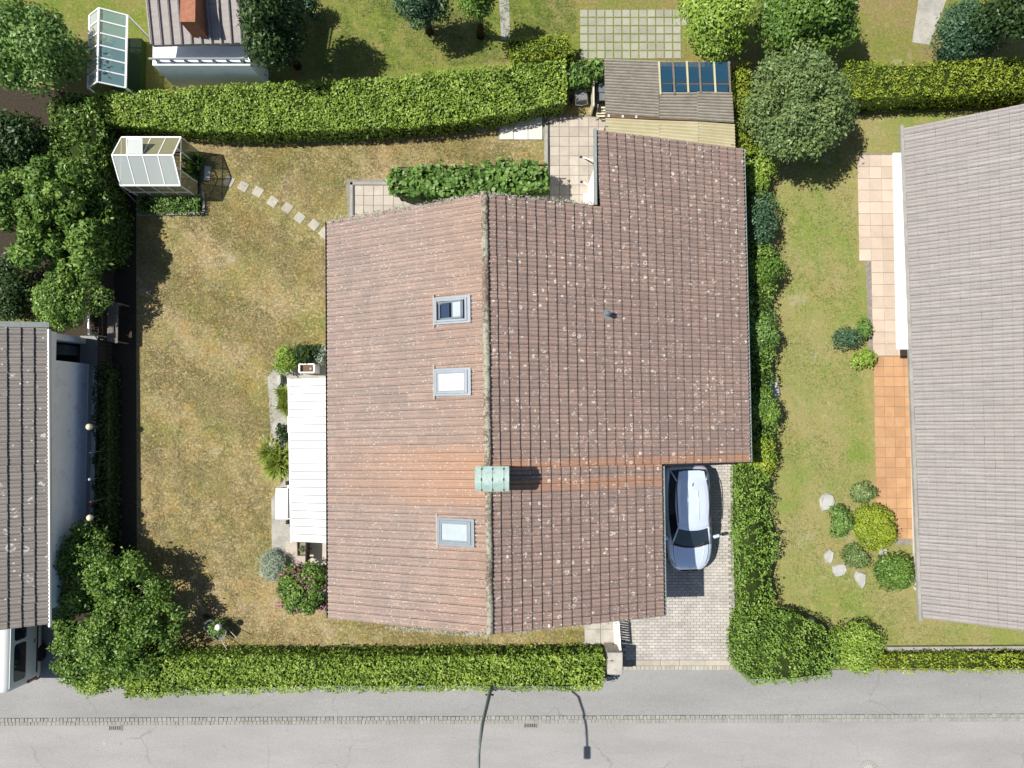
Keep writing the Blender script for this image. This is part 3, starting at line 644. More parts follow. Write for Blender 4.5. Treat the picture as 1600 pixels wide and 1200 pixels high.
def tile_quad(A, B, Cc, D, nc, nr, pl, skip=None, zk=1.):
    """A-B along the ridge, D-C along the eave"""
    n = pl[1]; r = random.Random(nc*nr)
    P = lambda u, v: (A*(1-u)+D*u)*(1-v)+(B*(1-u)+Cc*u)*v
    for i in range(nc):
        sh = r.gauss(0, .004)
        for j in range(nr):
            p0 = P(i/nc, (j+.5)/nr); p1 = P((i+1)/nc, (j+.5)/nr); a0 = P((i+.5)/nc, j/nr); a1 = P((i+.5)/nc, (j+1)/nr)
            X_ = (p1-p0); Y_ = (a1-a0)
            p = p0+X_.normalized()*(r.gauss(0, .005)+sh); p.z += 0; 
            if skip and skip(p0+X_*.5): continue
            yl = Y_.length; Yn = Y_.normalized(); Zn = X_.normalized().cross(Yn); Zn = Zn if Zn.z > 0 else -Zn
            tw_ = r.gauss(0, .006); Xv = (X_+Yn*tw_*X_.length)
            if r.random() < .03: Zn = (Zn+Yn*r.gauss(0, .03)).normalized()
            Zn = Zn*zk
            mw = Matrix(((Xv.x, Yn.x*yl*.965, Zn.x, p.x), (Xv.y, Yn.y*yl*.965, Zn.y, p.y), (Xv.z, Yn.z*yl*.965, Zn.z, p.z+r.gauss(0, .0015)), (0, 0, 0, 1)))
            ALL.append((mw, r.randrange(6)))
NCE, NCW = 29, 17
L1e = UP(1162, 347, PE); E1 = UP(1159, 232, PE); E2 = UP(1170.5, 722, PE); R2 = UP(764.5, 731, PE); G2 = UP(1033, 728.5, PE); G2a = R2+(E2-R2)*.6402; G3 = UP(1036, 963, PE)
def du(p): return ((p-RN)-(p-RN).dot(RD)*RD).length
uE = du(E2); uG = du(G2); ncg = round(NCE*uG/uE); u932 = du(UP(932, 320, PE)); nc9 = round(NCE*u932/uE)
TS = uE/NCE
rN = RN+(L1e-RN)*0; 
tile_quad(RN, R2, E2, L1e, NCE, 31, PE)
G2a = R2+(E2-R2)*(((G3-RS).length)/((E2-R2).length)); tile_quad(R2, RS, G3, G2a, ncg, 19, PE)
tile_quad(UP(932, 203, PE), RN+(L1e-RN)*(nc9/NCE), L1e, E1, NCE-nc9, 9, PE)
W1 = UP(512.5, 346, PW); W2 = UP(514.5, 966, PW)
SKY = [(706, 485), (706.5, 597), (711.5, 831)]
SKC = [UP(a, b, PW) for a, b in SKY]
def in_sky(p): return any(abs((p-c).dot(RD)) < .30 and ((p-c)-(p-c).dot(RD)*RD).length < .42 for c in SKC)
tile_quad(RN, RS, W2, W1, NCW, 49, PW, in_sky)
cc = Vector((0, 0, H)); ALL.sort(key=lambda t: (t[0].translation-cc).length - (.0 if t[0].translation.x > XR else 0))
def place_tiles(lst, meshes, parent, mat, limit=300):
    rest = G()
    for k_, (mw, vi) in enumerate(lst):
        if k_ < limit: inst('roof_tile', meshes[vi], parent, mw)
        else: rest.add([mw @ v.co for v in meshes[vi].vertices], [tuple(p.vertices) for p in meshes[vi].polygons], t=(vi+.5)/6)
    if rest.v:
        o = tag(rest.build('roof_tile', mat, parent, recalc=False), kind='stuff'); dirt_of(o.data)
place_tiles(ALL, TM, roof, M['tile'])
def ridge_mesh():
    g = G(); n = 10; vs = []
    for (y, k_) in ((-.02, .96), (.36, 1.0), (.36, .9), (.38, 1.06)):
        for j in range(n+1):
            a_ = math.pi*j/n; vs.append((math.cos(a_)*.118*k_, y, math.sin(a_)*.105*k_-.01))
    m_ = n+1; return g.add(vs, [(r*m_+j, r*m_+j+1, (r+1)*m_+j+1, (r+1)*m_+j) for r in range(3) for j in range(n)])
RM = variants('ridge_tile', ridge_mesh, M['ridge'], 4)
L = (RS-RN).length; nR = int(L/.36); r = random.Random(4)
for i in range(nR):
    p = RN-RD*.05+RD*(i*L/nR); inst('ridge_tile', RM[r.randrange(4)], roof, Matrix(((-RD.y*-1, RD.x, 0, p.x+r.gauss(0, .006)), (-RD.x, RD.y, 0, p.y), (0, 0, 1, p.z+.03+r.gauss(0, .006)), (0, 0, 0, 1))))
# ragged lichen crust along the ridge and the north verge: countless small flakes
rng = np.random.default_rng(21); Vs = []
def crust(a, b, n, w, h, sc=.05):
    u = rng.random(n); k_ = wob(u*18, u*0, 1.2, 3) > -.55; u = u[k_]; m_ = len(u); P = np.array(a)[None]*(1-u[:, None])+np.array(b)[None]*u[:, None]
    P[:, 0] += rng.normal(size=m_)*w[0]; P[:, 1] += rng.normal(size=m_)*w[1]; P[:, 2] += h+rng.random(m_)*.03
    Vs.append(leaf_arrays(P, np.tile([0, 0, 1.], (m_, 1)), np.full(m_, sc), .8, rng, .5))
crust(RN, RS, 420, (.07, .05), .10, .04); crust(UP(514, 347, PW), RN, 900, (.02, .045), .05); crust(RN, UP(930, 319, PE), 500, (.02, .04), .05)
crust(UP(600, 979, PW), RS, 500, (.05, .05), .05, .055); crust(UP(800, 991, PE), UP(1030, 963, PE), 300, (.05, .04), .05, .04)
V = np.concatenate(Vs); o = leaf_object('lichen', V, rng.random(len(V)), M['crust'], roof); tag(o, kind='stuff')
# gutters, flashings
def gutter(a, b, mat, r_=.065, dx=.05):
    g = G(); d = (b-a).normalized(); s_ = Vector((-d.y, d.x, 0)); n = 8; vs = []
    for p in (a, b):
        for j in range(n+1): q_ = math.pi+math.pi*j/n; vs.append(p+s_*math.cos(q_)*r_+Vector((0, 0, math.sin(q_)*r_)))
        for j in range(n+1): q_ = 2*math.pi-math.pi*j/n; vs.append(p+s_*math.cos(q_)*(r_-.008)+Vector((0, 0, math.sin(q_)*(r_-.008))))
    m_ = 2*n+2; g.add(vs, [(j, (j+1) % m_, m_+(j+1) % m_, m_+j) for j in range(m_)]); return g.build('gutter', mat, house)
dz = Vector((0, 0, -.03)); ex = Vector((.07, 0, 0))
gutter(W1-ex*.6+dz, W2-ex*.6+dz, M['black'], .07); gutter(E1+ex+dz, E2+ex+dz, M['gutter']); gutter(G2+ex+dz, G3+ex+dz, M['gutter'])
g = G(); a, b = UP(932.2, 202, PE), UP(933, 321, PE); g.beam(a+Vector((-.06, 0, .02)), b+Vector((-.06, 0, .02)), .10, .16); g.build('flashing', M['gutter'], house)
for (x, y, px_) in ((E2.x+.07, E2.y+.2, 0), (G3.x+.07, G3.y+.25, 0), (W2.x-.05, W2.y+.2, 0)):
    zt = zon(PW if x < 0 else PE, x, y)-.1; g = G(); xx = {True: xw-.06, False: (5.11 if x < 7 else 8.42)}[x < 0]
    g.path([(x, y, zt), (x, y, zt-.12), (xx, y+.25, zt-.45), (xx, y+.25, .0)], .04, 8); g.build('downpipe', M['gutter'], house, smooth=True)
# skylights
for i, c in enumerate(SKC):
    dn = Vector((0, 0, 1)).cross(RD); dn = PW[1].cross(RD).normalized(); dn = dn if dn.x < 0 else -dn; nz = PW[1]
    R3 = Matrix((dn, RD, nz)).transposed(); hw, hh = .62, .39
    def T(x, y, z): return c+dn*x+RD*y+nz*z
    g = G()
    for (x, y, w, d) in ((-hw+.05, 0, .10, 2*hh), (hw-.05, 0, .10, 2*hh), (0, -hh+.04, 2*hw-.2, .08), (0, hh-.04, 2*hw-.2, .08)): g.box(T(x, y, .06), (w, d, .14), mat=R3)
    wf = g.build('skylight', M['grey_frame'], house); bevel(wf, .008)
    g = G(); g.box(T(hw+.03, 0, .07), (.06, 2*hh+.36, .06), mat=R3); g.build('apron', M['edging'], wf)
    g = G(); g.box(T(-hw-.06, 0, .085), (.12, 2*hh+.14, .03), mat=R3)
    for s_ in (-1, 1): g.box(T(0, s_*(hh+.035), .085), (2*hw, .07, .03), mat=R3)
    g.build('flashing', M['grey_frame'], wf)
    iw, ih = hw-.1, hh-.08
    if i == 0:
        g = G(); g.box(T(0, 0, -.05), (2*iw, 2*ih, .03), mat=R3); g.build('pane', M['glass_navy'], wf)
        R5 = R3 @ Matrix.Rotation(math.radians(11), 3, 'Y'); cs = T(0, 0, .10)
        ax, ay, az = R5 @ Vector((1, 0, 0)), R5 @ Vector((0, 1, 0)), R5 @ Vector((0, 0, 1)); g = G()
        for (x, y, w, d) in ((-iw+.02, 0, .07, 2*ih), (iw-.04, 0, .09, 2*ih), (0, -ih+.03, 2*iw, .06), (0, ih-.03, 2*iw, .06)): g.box(cs+ax*x+ay*y, (w, d, .05), mat=R5)
        g.box(cs+ax*-.06, (.03, 2*ih-.1, .045), mat=R5)
        g.build('sash', M['grey_frame'], wf)
        g = G(); g.box(cs-ax*.26, (iw-.18, 2*ih-.1, .02), mat=R5); g.build('pane', M['blind'], wf)
        g = G(); g.box(cs+ax*.22, (iw-.16, 2*ih-.1, .02), mat=R5); g.build('pane', M['glass_navy'], wf)
    else:
        g = G()
        for (x, y, w, d) in ((-iw+.025, 0, .05, 2*ih), (iw-.025, 0, .05, 2*ih), (0, -ih+.02, 2*iw-.1, .04), (0, ih-.02, 2*iw-.1, .04)): g.box(T(x, y, .09), (w, d, .05), mat=R3)
        g.build('sash', M['grey_frame'], wf)
        g = G(); g.box(T(0, 0, .075), (2*iw-.1, 2*ih-.08, .02), mat=R3); g.build('blind', M['white' if i == 1 else 'blind'], wf)
# chimney with its vaulted copper cover
zc0 = 6.92; a, b = U(742.5, 728.5, zc0), U(795.5, 768, zc0); x0, x1, y0, y1 = a.x, b.x, b.y, a.y
g = G(); g.box(((x0+x1)/2+.02, (y0+y1)/2, 5.95), (x1-x0-.2, y1-y0-.12, 1.5)); ch = g.build('chimney', M['copper'], house)
g = G(); n = 12; vs = []; 
for x in (x0, x1):
    for j in range(n+1):
        t_ = j/n; y = y0+(y1-y0)*t_; vs.append((x, y, zc0+.20*math.sin(math.pi*t_)))
    for j in range(n+1):
        t_ = 1-j/n; y = y0+(y1-y0)*t_; vs.append((x, y, zc0-.012+.20*math.sin(math.pi*t_)))
m_ = 2*n+2; g.add(vs, [(j, (j+1) % m_, m_+(j+1) % m_, m_+j) for j in range(m_)]+[(j, j+1, m_-2-j, m_-1-j) for j in range(n)]+[(m_+j, m_+j+1, m_+m_-2-j, m_+m_-1-j) for j in range(n)])
g.build('chimney_cover', M['copper'], ch, smooth=False)
g = G()
for fx in (.18, .5, .83):
    pts = [(x0+(x1-x0)*fx, y0+(y1-y0)*t_, zc0+.012+.20*math.sin(math.pi*t_)) for t_ in [j/10 for j in range(11)]]
    for p, q_ in zip(pts, pts[1:]): g.beam(p, q_, .03, .012)
g.build('strap', M['copper'], ch)
g = G()
for fx in (.18, .5, .83):
    for t_ in (.1, .5, .88): g.box((x0+(x1-x0)*fx+.004, y0+(y1-y0)*t_, zc0+.024+.20*math.sin(math.pi*t_)), (.03, .09, .014))
g.build('bolt', M['rust'], ch)
# vent pipe
p = UP(948.5, 491.5, PE); g = G(); nz = PE[1]; dn = RD.cross(nz); R3 = Matrix((dn, RD, nz)).transposed()
g.box(p+nz*.045, (.33, .30, .03), mat=R3); vp = g.build('vent_pipe', M['gutter'], house)
p2 = p+Vector((-.02, 0, .02)); g = G(); g.lathe(p2, [(.07, 0), (.07, .32), (.10, .33), (.10, .36), (.03, .42)], 14); g.build('vent_cowl', M['grey_frame'], vp, smooth=False)
# ------------------------------------------------------------------ white canopy on the west side
ca = U(453.5, 592, 2.45); cb = U(457.5, 846, 2.45); xe = U(513, 700, 2.75).x+.12
cn = thing('terrace_canopy', 'long white canopy of flat ribbed panels along the left side of the brown roof', 'canopy', (ca.x+.8, (ca.y+cb.y)/2, 0))
np_ = 21
def cpt(u, v, dz=0): 
    l = ca*(1-v)+cb*v; rr = Vector((xe, l.y+.02-(v-.5)*.05, 2.78)); return l*(1-u)+rr*u+Vector((0, 0, dz))
for i in range(np_):
    v0, v1 = i/np_+.0016, (i+1)/np_-.0016; g = G()
    vs = [cpt(u, v, d) for d in (0, .045) for u, v in ((0, v0), (1, v0), (1, v1), (0, v1))]
    g.add(vs, [(3, 2, 1, 0), (4, 5, 6, 7), (0, 1, 5, 4), (1, 2, 6, 5), (2, 3, 7, 6), (3, 0, 4, 7)]); g.build('roof_panel', M['white_panel'], cn)
g = G()
for i in range(1, np_): g.beam(cpt(.0, i/np_, .03), cpt(1, i/np_, .03), .028, .04)
g.build('seam', M['seam'], cn)
g = G(); g.beam(cpt(-.03, -.004, 0), cpt(-.03, 1.004, 0), .07, .12); g.build('eaves_beam', M['white'], cn)
for v in (.02, .33, .66, .98):
    p = cpt(.05, v); g = G(); g.box((p.x, p.y, p.z/2-.03), (.09, .09, p.z-.06)); g.build('post', M['white'], cn)
# ------------------------------------------------------------------ neighbouring buildings
# left: grey tiled house, its white wall in its own shade
nl = thing('house', 'house with a dark grey tiled roof and white wall at the left edge', 'house', (-19.5, -1, 0))
ze = 2.85; NA = U(74, 512, ze); NB = U(76, 975, ze); pitch = .42; dirn = (NB-NA).normalized(); west = Vector((dirn.y, -dirn.x, 0)); west = west if west.x < 0 else -west
up_ = west+Vector((0, 0, pitch)); Wd_ = 4.6
PL = plane3(NA, NB, NA+up_)
NA2, NB2 = NA+up_*Wd_, NB+up_*Wd_
gd = G(); gd.add([p+Vector((0, 0, z)) for z in (-.05, -.2) for p in (NA, NB, NB2, NA2)], [(0, 1, 2, 3), (7, 6, 5, 4), (0, 1, 5, 4), (1, 2, 6, 5), (2, 3, 7, 6), (3, 0, 4, 7)])
far = [NA2-(up_*Vector((-1, -1, -1))).project(west)*0+Vector((-9, 0, 0)), NB2+Vector((-9, 0, 0))]
NA3 = NA2+Vector((-4.6, 0, -1.9)); NB3 = NB2+Vector((-4.6, 0, -1.9))
gd.add([p+Vector((0, 0, z)) for z in (-.05, -.2) for p in (NA2, NB2, NB3, NA3)], [(0, 1, 2, 3), (7, 6, 5, 4), (0, 1, 5, 4), (1, 2, 6, 5), (2, 3, 7, 6), (3, 0, 4, 7)])
rl = gd.build('roof', M['wood_dark'], nl)
ALL = []; tile_quad(NA2, NB2, NB, NA, 12, 39, PL)
cc = Vector((0, 0, H)); ALL.sort(key=lambda t: (t[0].translation-cc).length); place_tiles(ALL, TG, rl, M['tile_grey'], 260)
g = G(); g.beam(NA+Vector((.06, -.05, .0)), NB+Vector((.06, -.1, .0)), .055, .11); g.build('fascia', M['white'], nl)
g = G(); g.beam(NA+Vector((-.02, -.05, -.04)), NB+Vector((-.02, -.1, -.04)), .09, .05); g.build('gutter', M['black'], nl)
g = G(); g.beam(NA+Vector((.1, .1, .04)), NA2+Vector((0, .1, .04)), .20, .08); g.build('verge_flashing', M['gutter'], nl)
fx_ = U(175, 600, 0).x-.12; wx = NA.x-.02; f = U(85, 563, 2.3); yA = U(85, 519, 2.3).y; yB = f.y; yC = U(82, 955, 2.5).y
g = G(); g.box((wx-.12, (yB+yC)/2, 1.35), (.24, yB-yC, 2.72)); g.box((wx-.12, (yA+yB)/2, 2.5), (.24, yA-yB, .42)); g.box((wx-2.4, yA-.12, 1.35), (4.3, .24, 2.72)); g.box((wx-1.4, yB-.13, 1.15), (2.3, .24, 2.2)); g.box((wx-2.6, (yA+yB)/2, 1.2), (.2, yA-yB-.5, 2.2))
g.box((wx-5.5, yC+1.6, 1.35), (10, .24, 2.7)); g.build('wall', M['wall'], nl)
g = G(); g.box((wx+.02, (yB+yC)/2, .16), (.05, yB-yC, .32)); g.build('plinth', M['terrace_pale'], nl)
g = G(); g.box((wx-1.2, (yA+yB)/2, .45), (1.2, yA-yB-.7, .9)); g.build('cupboard', M['grey_fabric'], nl)
g = G(); g.box((wx+.15, (yA+yB)/2, .03), (1.3, yA-yB+.2, .06)); g.build('step', M['slab_grey'], nl)
g = G(); g.prism([(wx+.01, yB), (fx_ , yB), (fx_, yC), (wx+.01, yC)], 0, .05); tag(g.build('path', M['terrace_pale']), kind='structure')  # pale strip added to bounce light onto the shaded wall
# right: the mauve-grey roofed bungalow
nr = thing('house', 'house with a plain mauve grey tiled roof at the right edge of the picture', 'house', (21, -.5, 0))
A1, A2 = U(1412, 200, 2.3), U(1441, 966, 2.3); dirn = (A2-A1).normalized(); east = Vector((-dirn.y, dirn.x, 0)); east = east if east.x > 0 else -east; up2 = east+Vector((0, 0, .30))
PR = plane3(A1, A2, A1+up2); B1, B2 = UP(1700, 142, PR), UP(1700, 998, PR)
gd = G(); gd.add([p+Vector((0, 0, z)) for z in (-.05, -.2) for p in (A1, A2, B2, B1)], [(0, 1, 2, 3), (7, 6, 5, 4), (0, 1, 5, 4), (1, 2, 6, 5), (2, 3, 7, 6), (3, 0, 4, 7)])
C1, C2 = B1+Vector((6, 0, -1.8)), B2+Vector((6, 0, -1.8))
gd.add([p+Vector((0, 0, z)) for z in (-.05, -.2) for p in (B1, B2, C2, C1)], [(0, 1, 2, 3), (7, 6, 5, 4), (0, 1, 5, 4), (1, 2, 6, 5), (2, 3, 7, 6), (3, 0, 4, 7)])
rr_ = gd.build('roof', M['wood_dark'], nr); ALL = []
ncr = round((B1-A1).length/.36); tile_quad(B1, B2, A2, A1, ncr, 66, PR, None, .45)
ALL.sort(key=lambda t: (t[0].translation-cc).length); place_tiles(ALL, TF, rr_, M['tile_far'], 0)
g = G(); g.beam(A1+Vector((-.08, .1, -.03)), A2+Vector((-.08, -.1, -.03)), .12, .12); g.build('gutter', M['edging'], nr)
g = G(); wy0, wy1 = A1.y-.6, A2.y+.5; g.box((A1.x+6.8, (wy0+wy1)/2, 1.2), (11, wy0-wy1, 2.3)); g.build('wall', M['wall_cream'], nr)
g = G(); p = [U(x, y, 2.2) for x, y in ((1394, 240), (1412, 240), (1417, 546), (1400, 546))]; g.prism([(v.x, v.y) for v in p], 2.2, 2.28); aw = g.build('awning', M['white'], nr)
# top left: garden house and glasshouse of the northern garden, partly outside the picture
nt = thing('garden_house', 'brown roofed garden house with a white balcony front behind the top hedge', 'house', (-13, 17.5, 0))
p = [U(x, y, 2.9) for x, y in ((237, -60), (393, -60), (393, 66), (237, 70))]; g = G(); g.add([(v.x, v.y, 2.9+((v.y-p[2].y)*.25)) for v in p]+[(v.x, v.y, 2.75+((v.y-p[2].y)*.25)) for v in p], [(0, 1, 2, 3), (7, 6, 5, 4), (0, 1, 5, 4), (1, 2, 6, 5), (2, 3, 7, 6), (3, 0, 4, 7)]); rt = g.build('roof', M['tile_far'], nt)
pn = plane3(Vector((p[3].x, p[3].y, 2.93)), Vector((p[2].x, p[2].y, 2.93)), Vector((p[0].x, p[0].y, 2.93+(p[0].y-p[3].y)*.25)))
g = G()
for i in range(11):
    x = p[3].x+(p[2].x-p[3].x)*i/10; g.beam((x, p[3].y, 2.96), (x, p[0].y, 2.96+(p[0].y-p[3].y)*.25), .05, .05)
g.build('seam', M['tile_far'], rt)
g = G(); a = U(305, 40, 3.4); g.box((a.x, a.y+.6, 3.3), (.55, 1.6, 1.4)); g.build('chimney', M['terracotta'], nt)
g = G(); a, b = U(243, 76, 1.8), U(394, 106, 1.8); g.box(((a.x+b.x)/2, (a.y+b.y)/2, 1.0), (b.x-a.x, a.y-b.y, 2.0)); g.box(((a.x+b.x)/2, a.y+2.2, 1.3), (b.x-a.x-.3, 3.6, 2.6)); g.build('wall', M['wall'], nt)
g = G()
for i in range(7): x = a.x+(b.x-a.x)*(i+.5)/7; g.box((x, b.y+.12, 2.13), (.09, .09, .26))
g.beam((a.x, b.y+.12, 2.28), (b.x, b.y+.12, 2.28), .08, .05); g.build('railing', M['grey_frame'], nt)
ng = thing('glasshouse', 'pale pitched glasshouse beside the garden house at top left', 'greenhouse', (-15.6, 16, 0))
a, b = U(133, 134, 1.9), U(195, 20, 1.9); rx = a.x+.75*(b.x-a.x)*.4; g = G(); xr = (a.x*.55+b.x*.45)
g.add([(a.x, a.y, 1.7), (xr, a.y, 2.2), (xr, b.y, 2.2), (a.x, b.y, 1.7)], [(0, 1, 2, 3)]); g.build('roof_pane', M['poly'], ng, recalc=False)
g = G(); g.add([(xr, a.y, 2.2), (b.x, a.y, 1.7), (b.x, b.y, 1.7), (xr, b.y, 2.2)], [(0, 1, 2, 3)]); g.build('roof_pane', M['glass_pale'], ng, recalc=False)
g = G()
for y in np.linspace(a.y, b.y, 7): g.beam((a.x, y, 1.72), (xr, y, 2.22), .05, .05); g.beam((b.x, y, 1.72), (xr, y, 2.22), .05, .05)
for x, z in ((a.x, 1.72), (xr, 2.22), (b.x, 1.72)): g.beam((x, a.y, z), (x, b.y, z), .06, .06)
for x in (a.x, b.x):
    for y in (a.y, b.y): g.box((x, y, .85), (.06, .06, 1.7))
g.build('frame', M['white'], ng)
g = G(); g.box(((a.x+b.x)/2, (a.y+b.y)/2, .2), (b.x-a.x-.3, b.y-a.y-.4, .4)); g.build('planting_bed', M['leaf_dark'], ng)

# ------------------------------------------------------------------ hedges, trees, shrubs
hedge('hedge', 'long clipped green hedge along the top of the dry lawn', 'hedge', [(140, 144), (260, 138), (410, 128), (480, 124), (600, 119), (700, 108), (800, 98), (884, 93), (886, 120), (884, 158), (850, 165), (800, 177), (700, 191), (600, 199), (500, 203), (400, 206), (300, 203), (250, 198), (160, 192)], 1.4, M['leaf'], dens=520, L=.10)
hedge('hedge', 'long clipped green hedge between the footway and the brown roofed house', 'hedge', [(200, 1028), (500, 1027), (760, 1026), (944, 1024), (947, 1040), (942, 1080), (760, 1081), (500, 1081), (300, 1087), (190, 1093)], 1.45, M['leaf'], dens=560, L=.095)
hedge('hedge', 'dark green hedge turning the corner at the upper left of the lawn', 'hedge', [(78, 150), (140, 144), (160, 192), (158, 260), (172, 335), (162, 400), (120, 420), (60, 400), (5, 330), (40, 230), (70, 190)], 1.9, M['leaf_tree'], dens=300, L=.13, bump=.22, rough_edge=.14, lie=.8)
hedge('hedge', 'short bright green hedge between the long top hedge and the corrugated shed', 'hedge', [(893, 95), (943, 92), (943, 118), (920, 128), (890, 130)], 1.3, M['leaf_vine'], dens=330, L=.15)
hedge('ivy_hedge', 'dark shaded ivy climbing the fence below the garden globe lights', 'hedge', [(147, 572), (168, 568), (170, 850), (150, 858), (143, 800), (148, 690), (144, 640)], 1.0, M['leaf_dark'], dens=420, L=.13, bump=.15, rough_edge=.12, lie=.8)
hedge('box_bed', 'low green planting bed in front of the small greenhouse', 'plant bed', [(213, 302), (310, 303), (310, 331), (213, 332)], .45, M['leaf_vine'], dens=420, L=.09, bump=.12)
hedge('vine_hedge', 'bright broad leaved vine row on the terrace beside the roof ridge', 'vine', [(607, 268), (640, 262), (700, 258), (780, 255), (840, 254), (856, 262), (858, 290), (840, 296), (780, 298), (740, 306), (680, 302), (640, 300), (606, 294)], 1.75, M['leaf_vine'], dens=230, L=.19, Wd=.8, bump=.24, rough_edge=.2, z0=.5, lie=.55)
hedge('hedge', 'yellow green hedge strip along the right side of the corrugated shed', 'hedge', [(1147, 96), (1174, 96), (1180, 236), (1162, 240), (1152, 226)], 1.7, M['leaf_lime'], dens=440, L=.085)
hedge('hedge', 'yellow green hedge running to the right edge above the mauve roofed house', 'hedge', [(1322, 96), (1470, 94), (1640, 84), (1640, 140), (1470, 148), (1330, 152)], 1.7, M['leaf_lime'], dens=440, L=.085)
hedge('hedge', 'low yellow green hedge along the footway at the lower right', 'hedge', [(1378, 1024), (1640, 1022), (1640, 1052), (1378, 1051)], .9, M['leaf_lime'], dens=440, L=.085)
hedge('hedge', 'wide rounded green hedge at the corner of the block paved driveway', 'hedge', [(1158, 965), (1200, 956), (1250, 962), (1288, 982), (1308, 1010), (1316, 1038), (1296, 1062), (1230, 1070), (1175, 1070), (1154, 1052), (1150, 1010)], 1.5, M['leaf_soft'], dens=460, L=.085, bump=.2, rough_edge=.1)
hedge('hedge', 'bright lime hedge behind the paved driveway on the right of the silver car', 'hedge', [(1156, 728), (1180, 726), (1206, 752), (1200, 800), (1216, 850), (1206, 910), (1214, 950), (1160, 962), (1154, 840)], 1.3, M['leaf_soft'], dens=460, L=.085, bump=.24, rough_edge=.2)
hedge('hedge', 'dark shaded hedge row running down along the right eave of the brown roof', 'hedge', [(1166, 236), (1200, 240), (1206, 400), (1210, 560), (1212, 718), (1174, 720), (1170, 480)], 1.2, M['leaf_tree'], dens=260, L=.11, bump=.15, rough_edge=.15)
hedge('hedge', 'light green clipped hedge behind the top hedge near the grass pavers', 'hedge', [(790, 58), (890, 52), (900, 84), (884, 90), (800, 94)], 1.1, M['leaf_lime'], dens=440, L=.085)
# shrubs between the house and the right hand garden
for i, (y, r, mt, zt, lb) in enumerate(((262, 28, 'leaf', 1.5, 'green shrub at the upper right corner of the brown roof, below the grey green tree'), (345, 26, 'leaf_blue', 1.9, 'blue green shrub against the right eave of the brown roof, near its top'), (420, 30, 'leaf_tree', 1.7, 'dark green bush against the right eave, level with the vent pipe'), (520, 29, 'leaf_vine', 1.6, 'bright green bush against the right eave, below the vent pipe'), (640, 27, 'leaf_tree', 1.7, 'dark bush against the right eave, level with the lower brown roof'), (705, 24, 'leaf_lime', 1.4, 'small lime bush by the lower right corner of the brown roof'))):
    shrub('bush', lb, 'bush', 1188, y, r+4, r+16, zt, M[mt], nb=12, br=.42, dens=230, L=.11)
tree('tree', 'big grey green deciduous tree beyond the corrugated shed', 'tree', 1248, 162, 82, 102, 4.2, M['leaf_pale'], nb=80, br=.46, dens=260, L=.13, zc=1.4, lie=.8, fuzz=.25)
tree('tree', 'tall dark leafy tree at the left edge above the grey roofed house', 'tree', 52, 345, 88, 92, 3.5, M['leaf_tree'], nb=66, br=.40, dens=240, L=.20, zc=1.6, Wd=.42, lie=.75, lobes=[(28, 318, 60, 56, .85), (96, 300, 58, 66, 1.), (60, 385, 66, 44, .8), (124, 380, 36, 46, .7)])
tree('tree', 'leafy green tree standing between footway, white wall and lawn at lower left', 'tree', 178, 958, 100, 118, 2.45, M['leaf_tree'], nb=150, br=.33, dens=330, L=.13, zc=.9, lie=.85, fuzz=.28, lobes=[(128, 868, 46, 54, .9), (190, 905, 62, 62, 1.), (232, 955, 58, 60, .85), (130, 960, 52, 70, .8), (190, 1015, 84, 60, .75), (120, 1030, 50, 52, .6), (165, 985, 50, 50, .85)])
tree('tree', 'low dark tree added for deep shade above the left end of the grey tiled roof', 'tree', 18, 446, 44, 58, 2.2, M['leaf_dark'], nb=26, br=.45, dens=170, L=.13, zc=.8)  # added low tree; its dark leaves stand in for cast shade
tree('small_tree', 'smaller round green tree top just below the left tree by the grey roof', 'tree', 104, 458, 64, 58, 2.7, M['leaf_tree'], nb=38, br=.38, dens=250, L=.12, zc=1.3)
shrub('bush', 'leafy bush spilling over the footway at the foot of the lower left tree', 'bush', 150, 1058, 62, 28, 1.6, M['leaf'], nb=16, br=.38, dens=280, L=.12)
tree('tree', 'bright green tree in the upper left corner of the picture', 'tree', 40, 70, 92, 86, 4.2, M['leaf_vine'], nb=42, br=.7, dens=150, L=.15, zc=1.6)
tree('tree', 'dark tree between the garden house and the northern dry lawn', 'tree', 425, 40, 42, 66, 4.8, M['leaf_dark'], nb=26, br=.6, dens=150, L=.16, zc=2)
tree('tree', 'dark shaded tree at the left edge above the dark green corner hedge', 'tree', 10, 225, 60, 52, 3.0, M['leaf_dark'], nb=26, br=.6, dens=150, L=.15, zc=1.4)
tree('tree', 'dark green tree touching the top edge over the northern lawn', 'tree', 660, 2, 52, 34, 3.4, M['leaf_blue'], nb=20, br=.5, dens=160, L=.14, zc=1.4)
tree('tree', 'round green tree at the top edge beside the pale garden path', 'tree', 745, -12, 26, 26, 4.4, M['leaf_tree'], nb=18, br=.5, dens=160, L=.14, zc=2.2)
tree('tree', 'leafy green tree to the right of the grass pavers at the top edge', 'tree', 1118, 30, 60, 62, 3.8, M['leaf'], nb=34, br=.6, dens=170, L=.14, zc=1.6)
tree('tree', 'broad dark green tree at the top edge above the grey green tree', 'tree', 1262, 22, 84, 60, 4.2, M['leaf_tree'], nb=46, br=.6, dens=170, L=.15, zc=1.8)
tree('conifer', 'round blue green conifer by the upper right hedge', 'tree', 1508, 50, 60, 44, 2.6, M['leaf_blue'], nb=34, br=.5, dens=210, L=.12, zc=1.0)
tree('tree', 'dark tree in the upper right corner of the picture', 'tree', 1590, 18, 56, 50, 4.4, M['leaf_dark'], nb=26, br=.6, dens=150, L=.16, zc=2)
shrub('bush', 'teal green bush at the top edge left of the northern lawn', 'bush', 478, 6, 20, 16, 1.6, M['leaf_blue'], nb=8, br=.35)
shrub('bush', 'round green bush right of the corner hedge at the lower right', 'bush', 1340, 1012, 42, 40, 1.5, M['leaf'], nb=26, br=.42, L=.10)
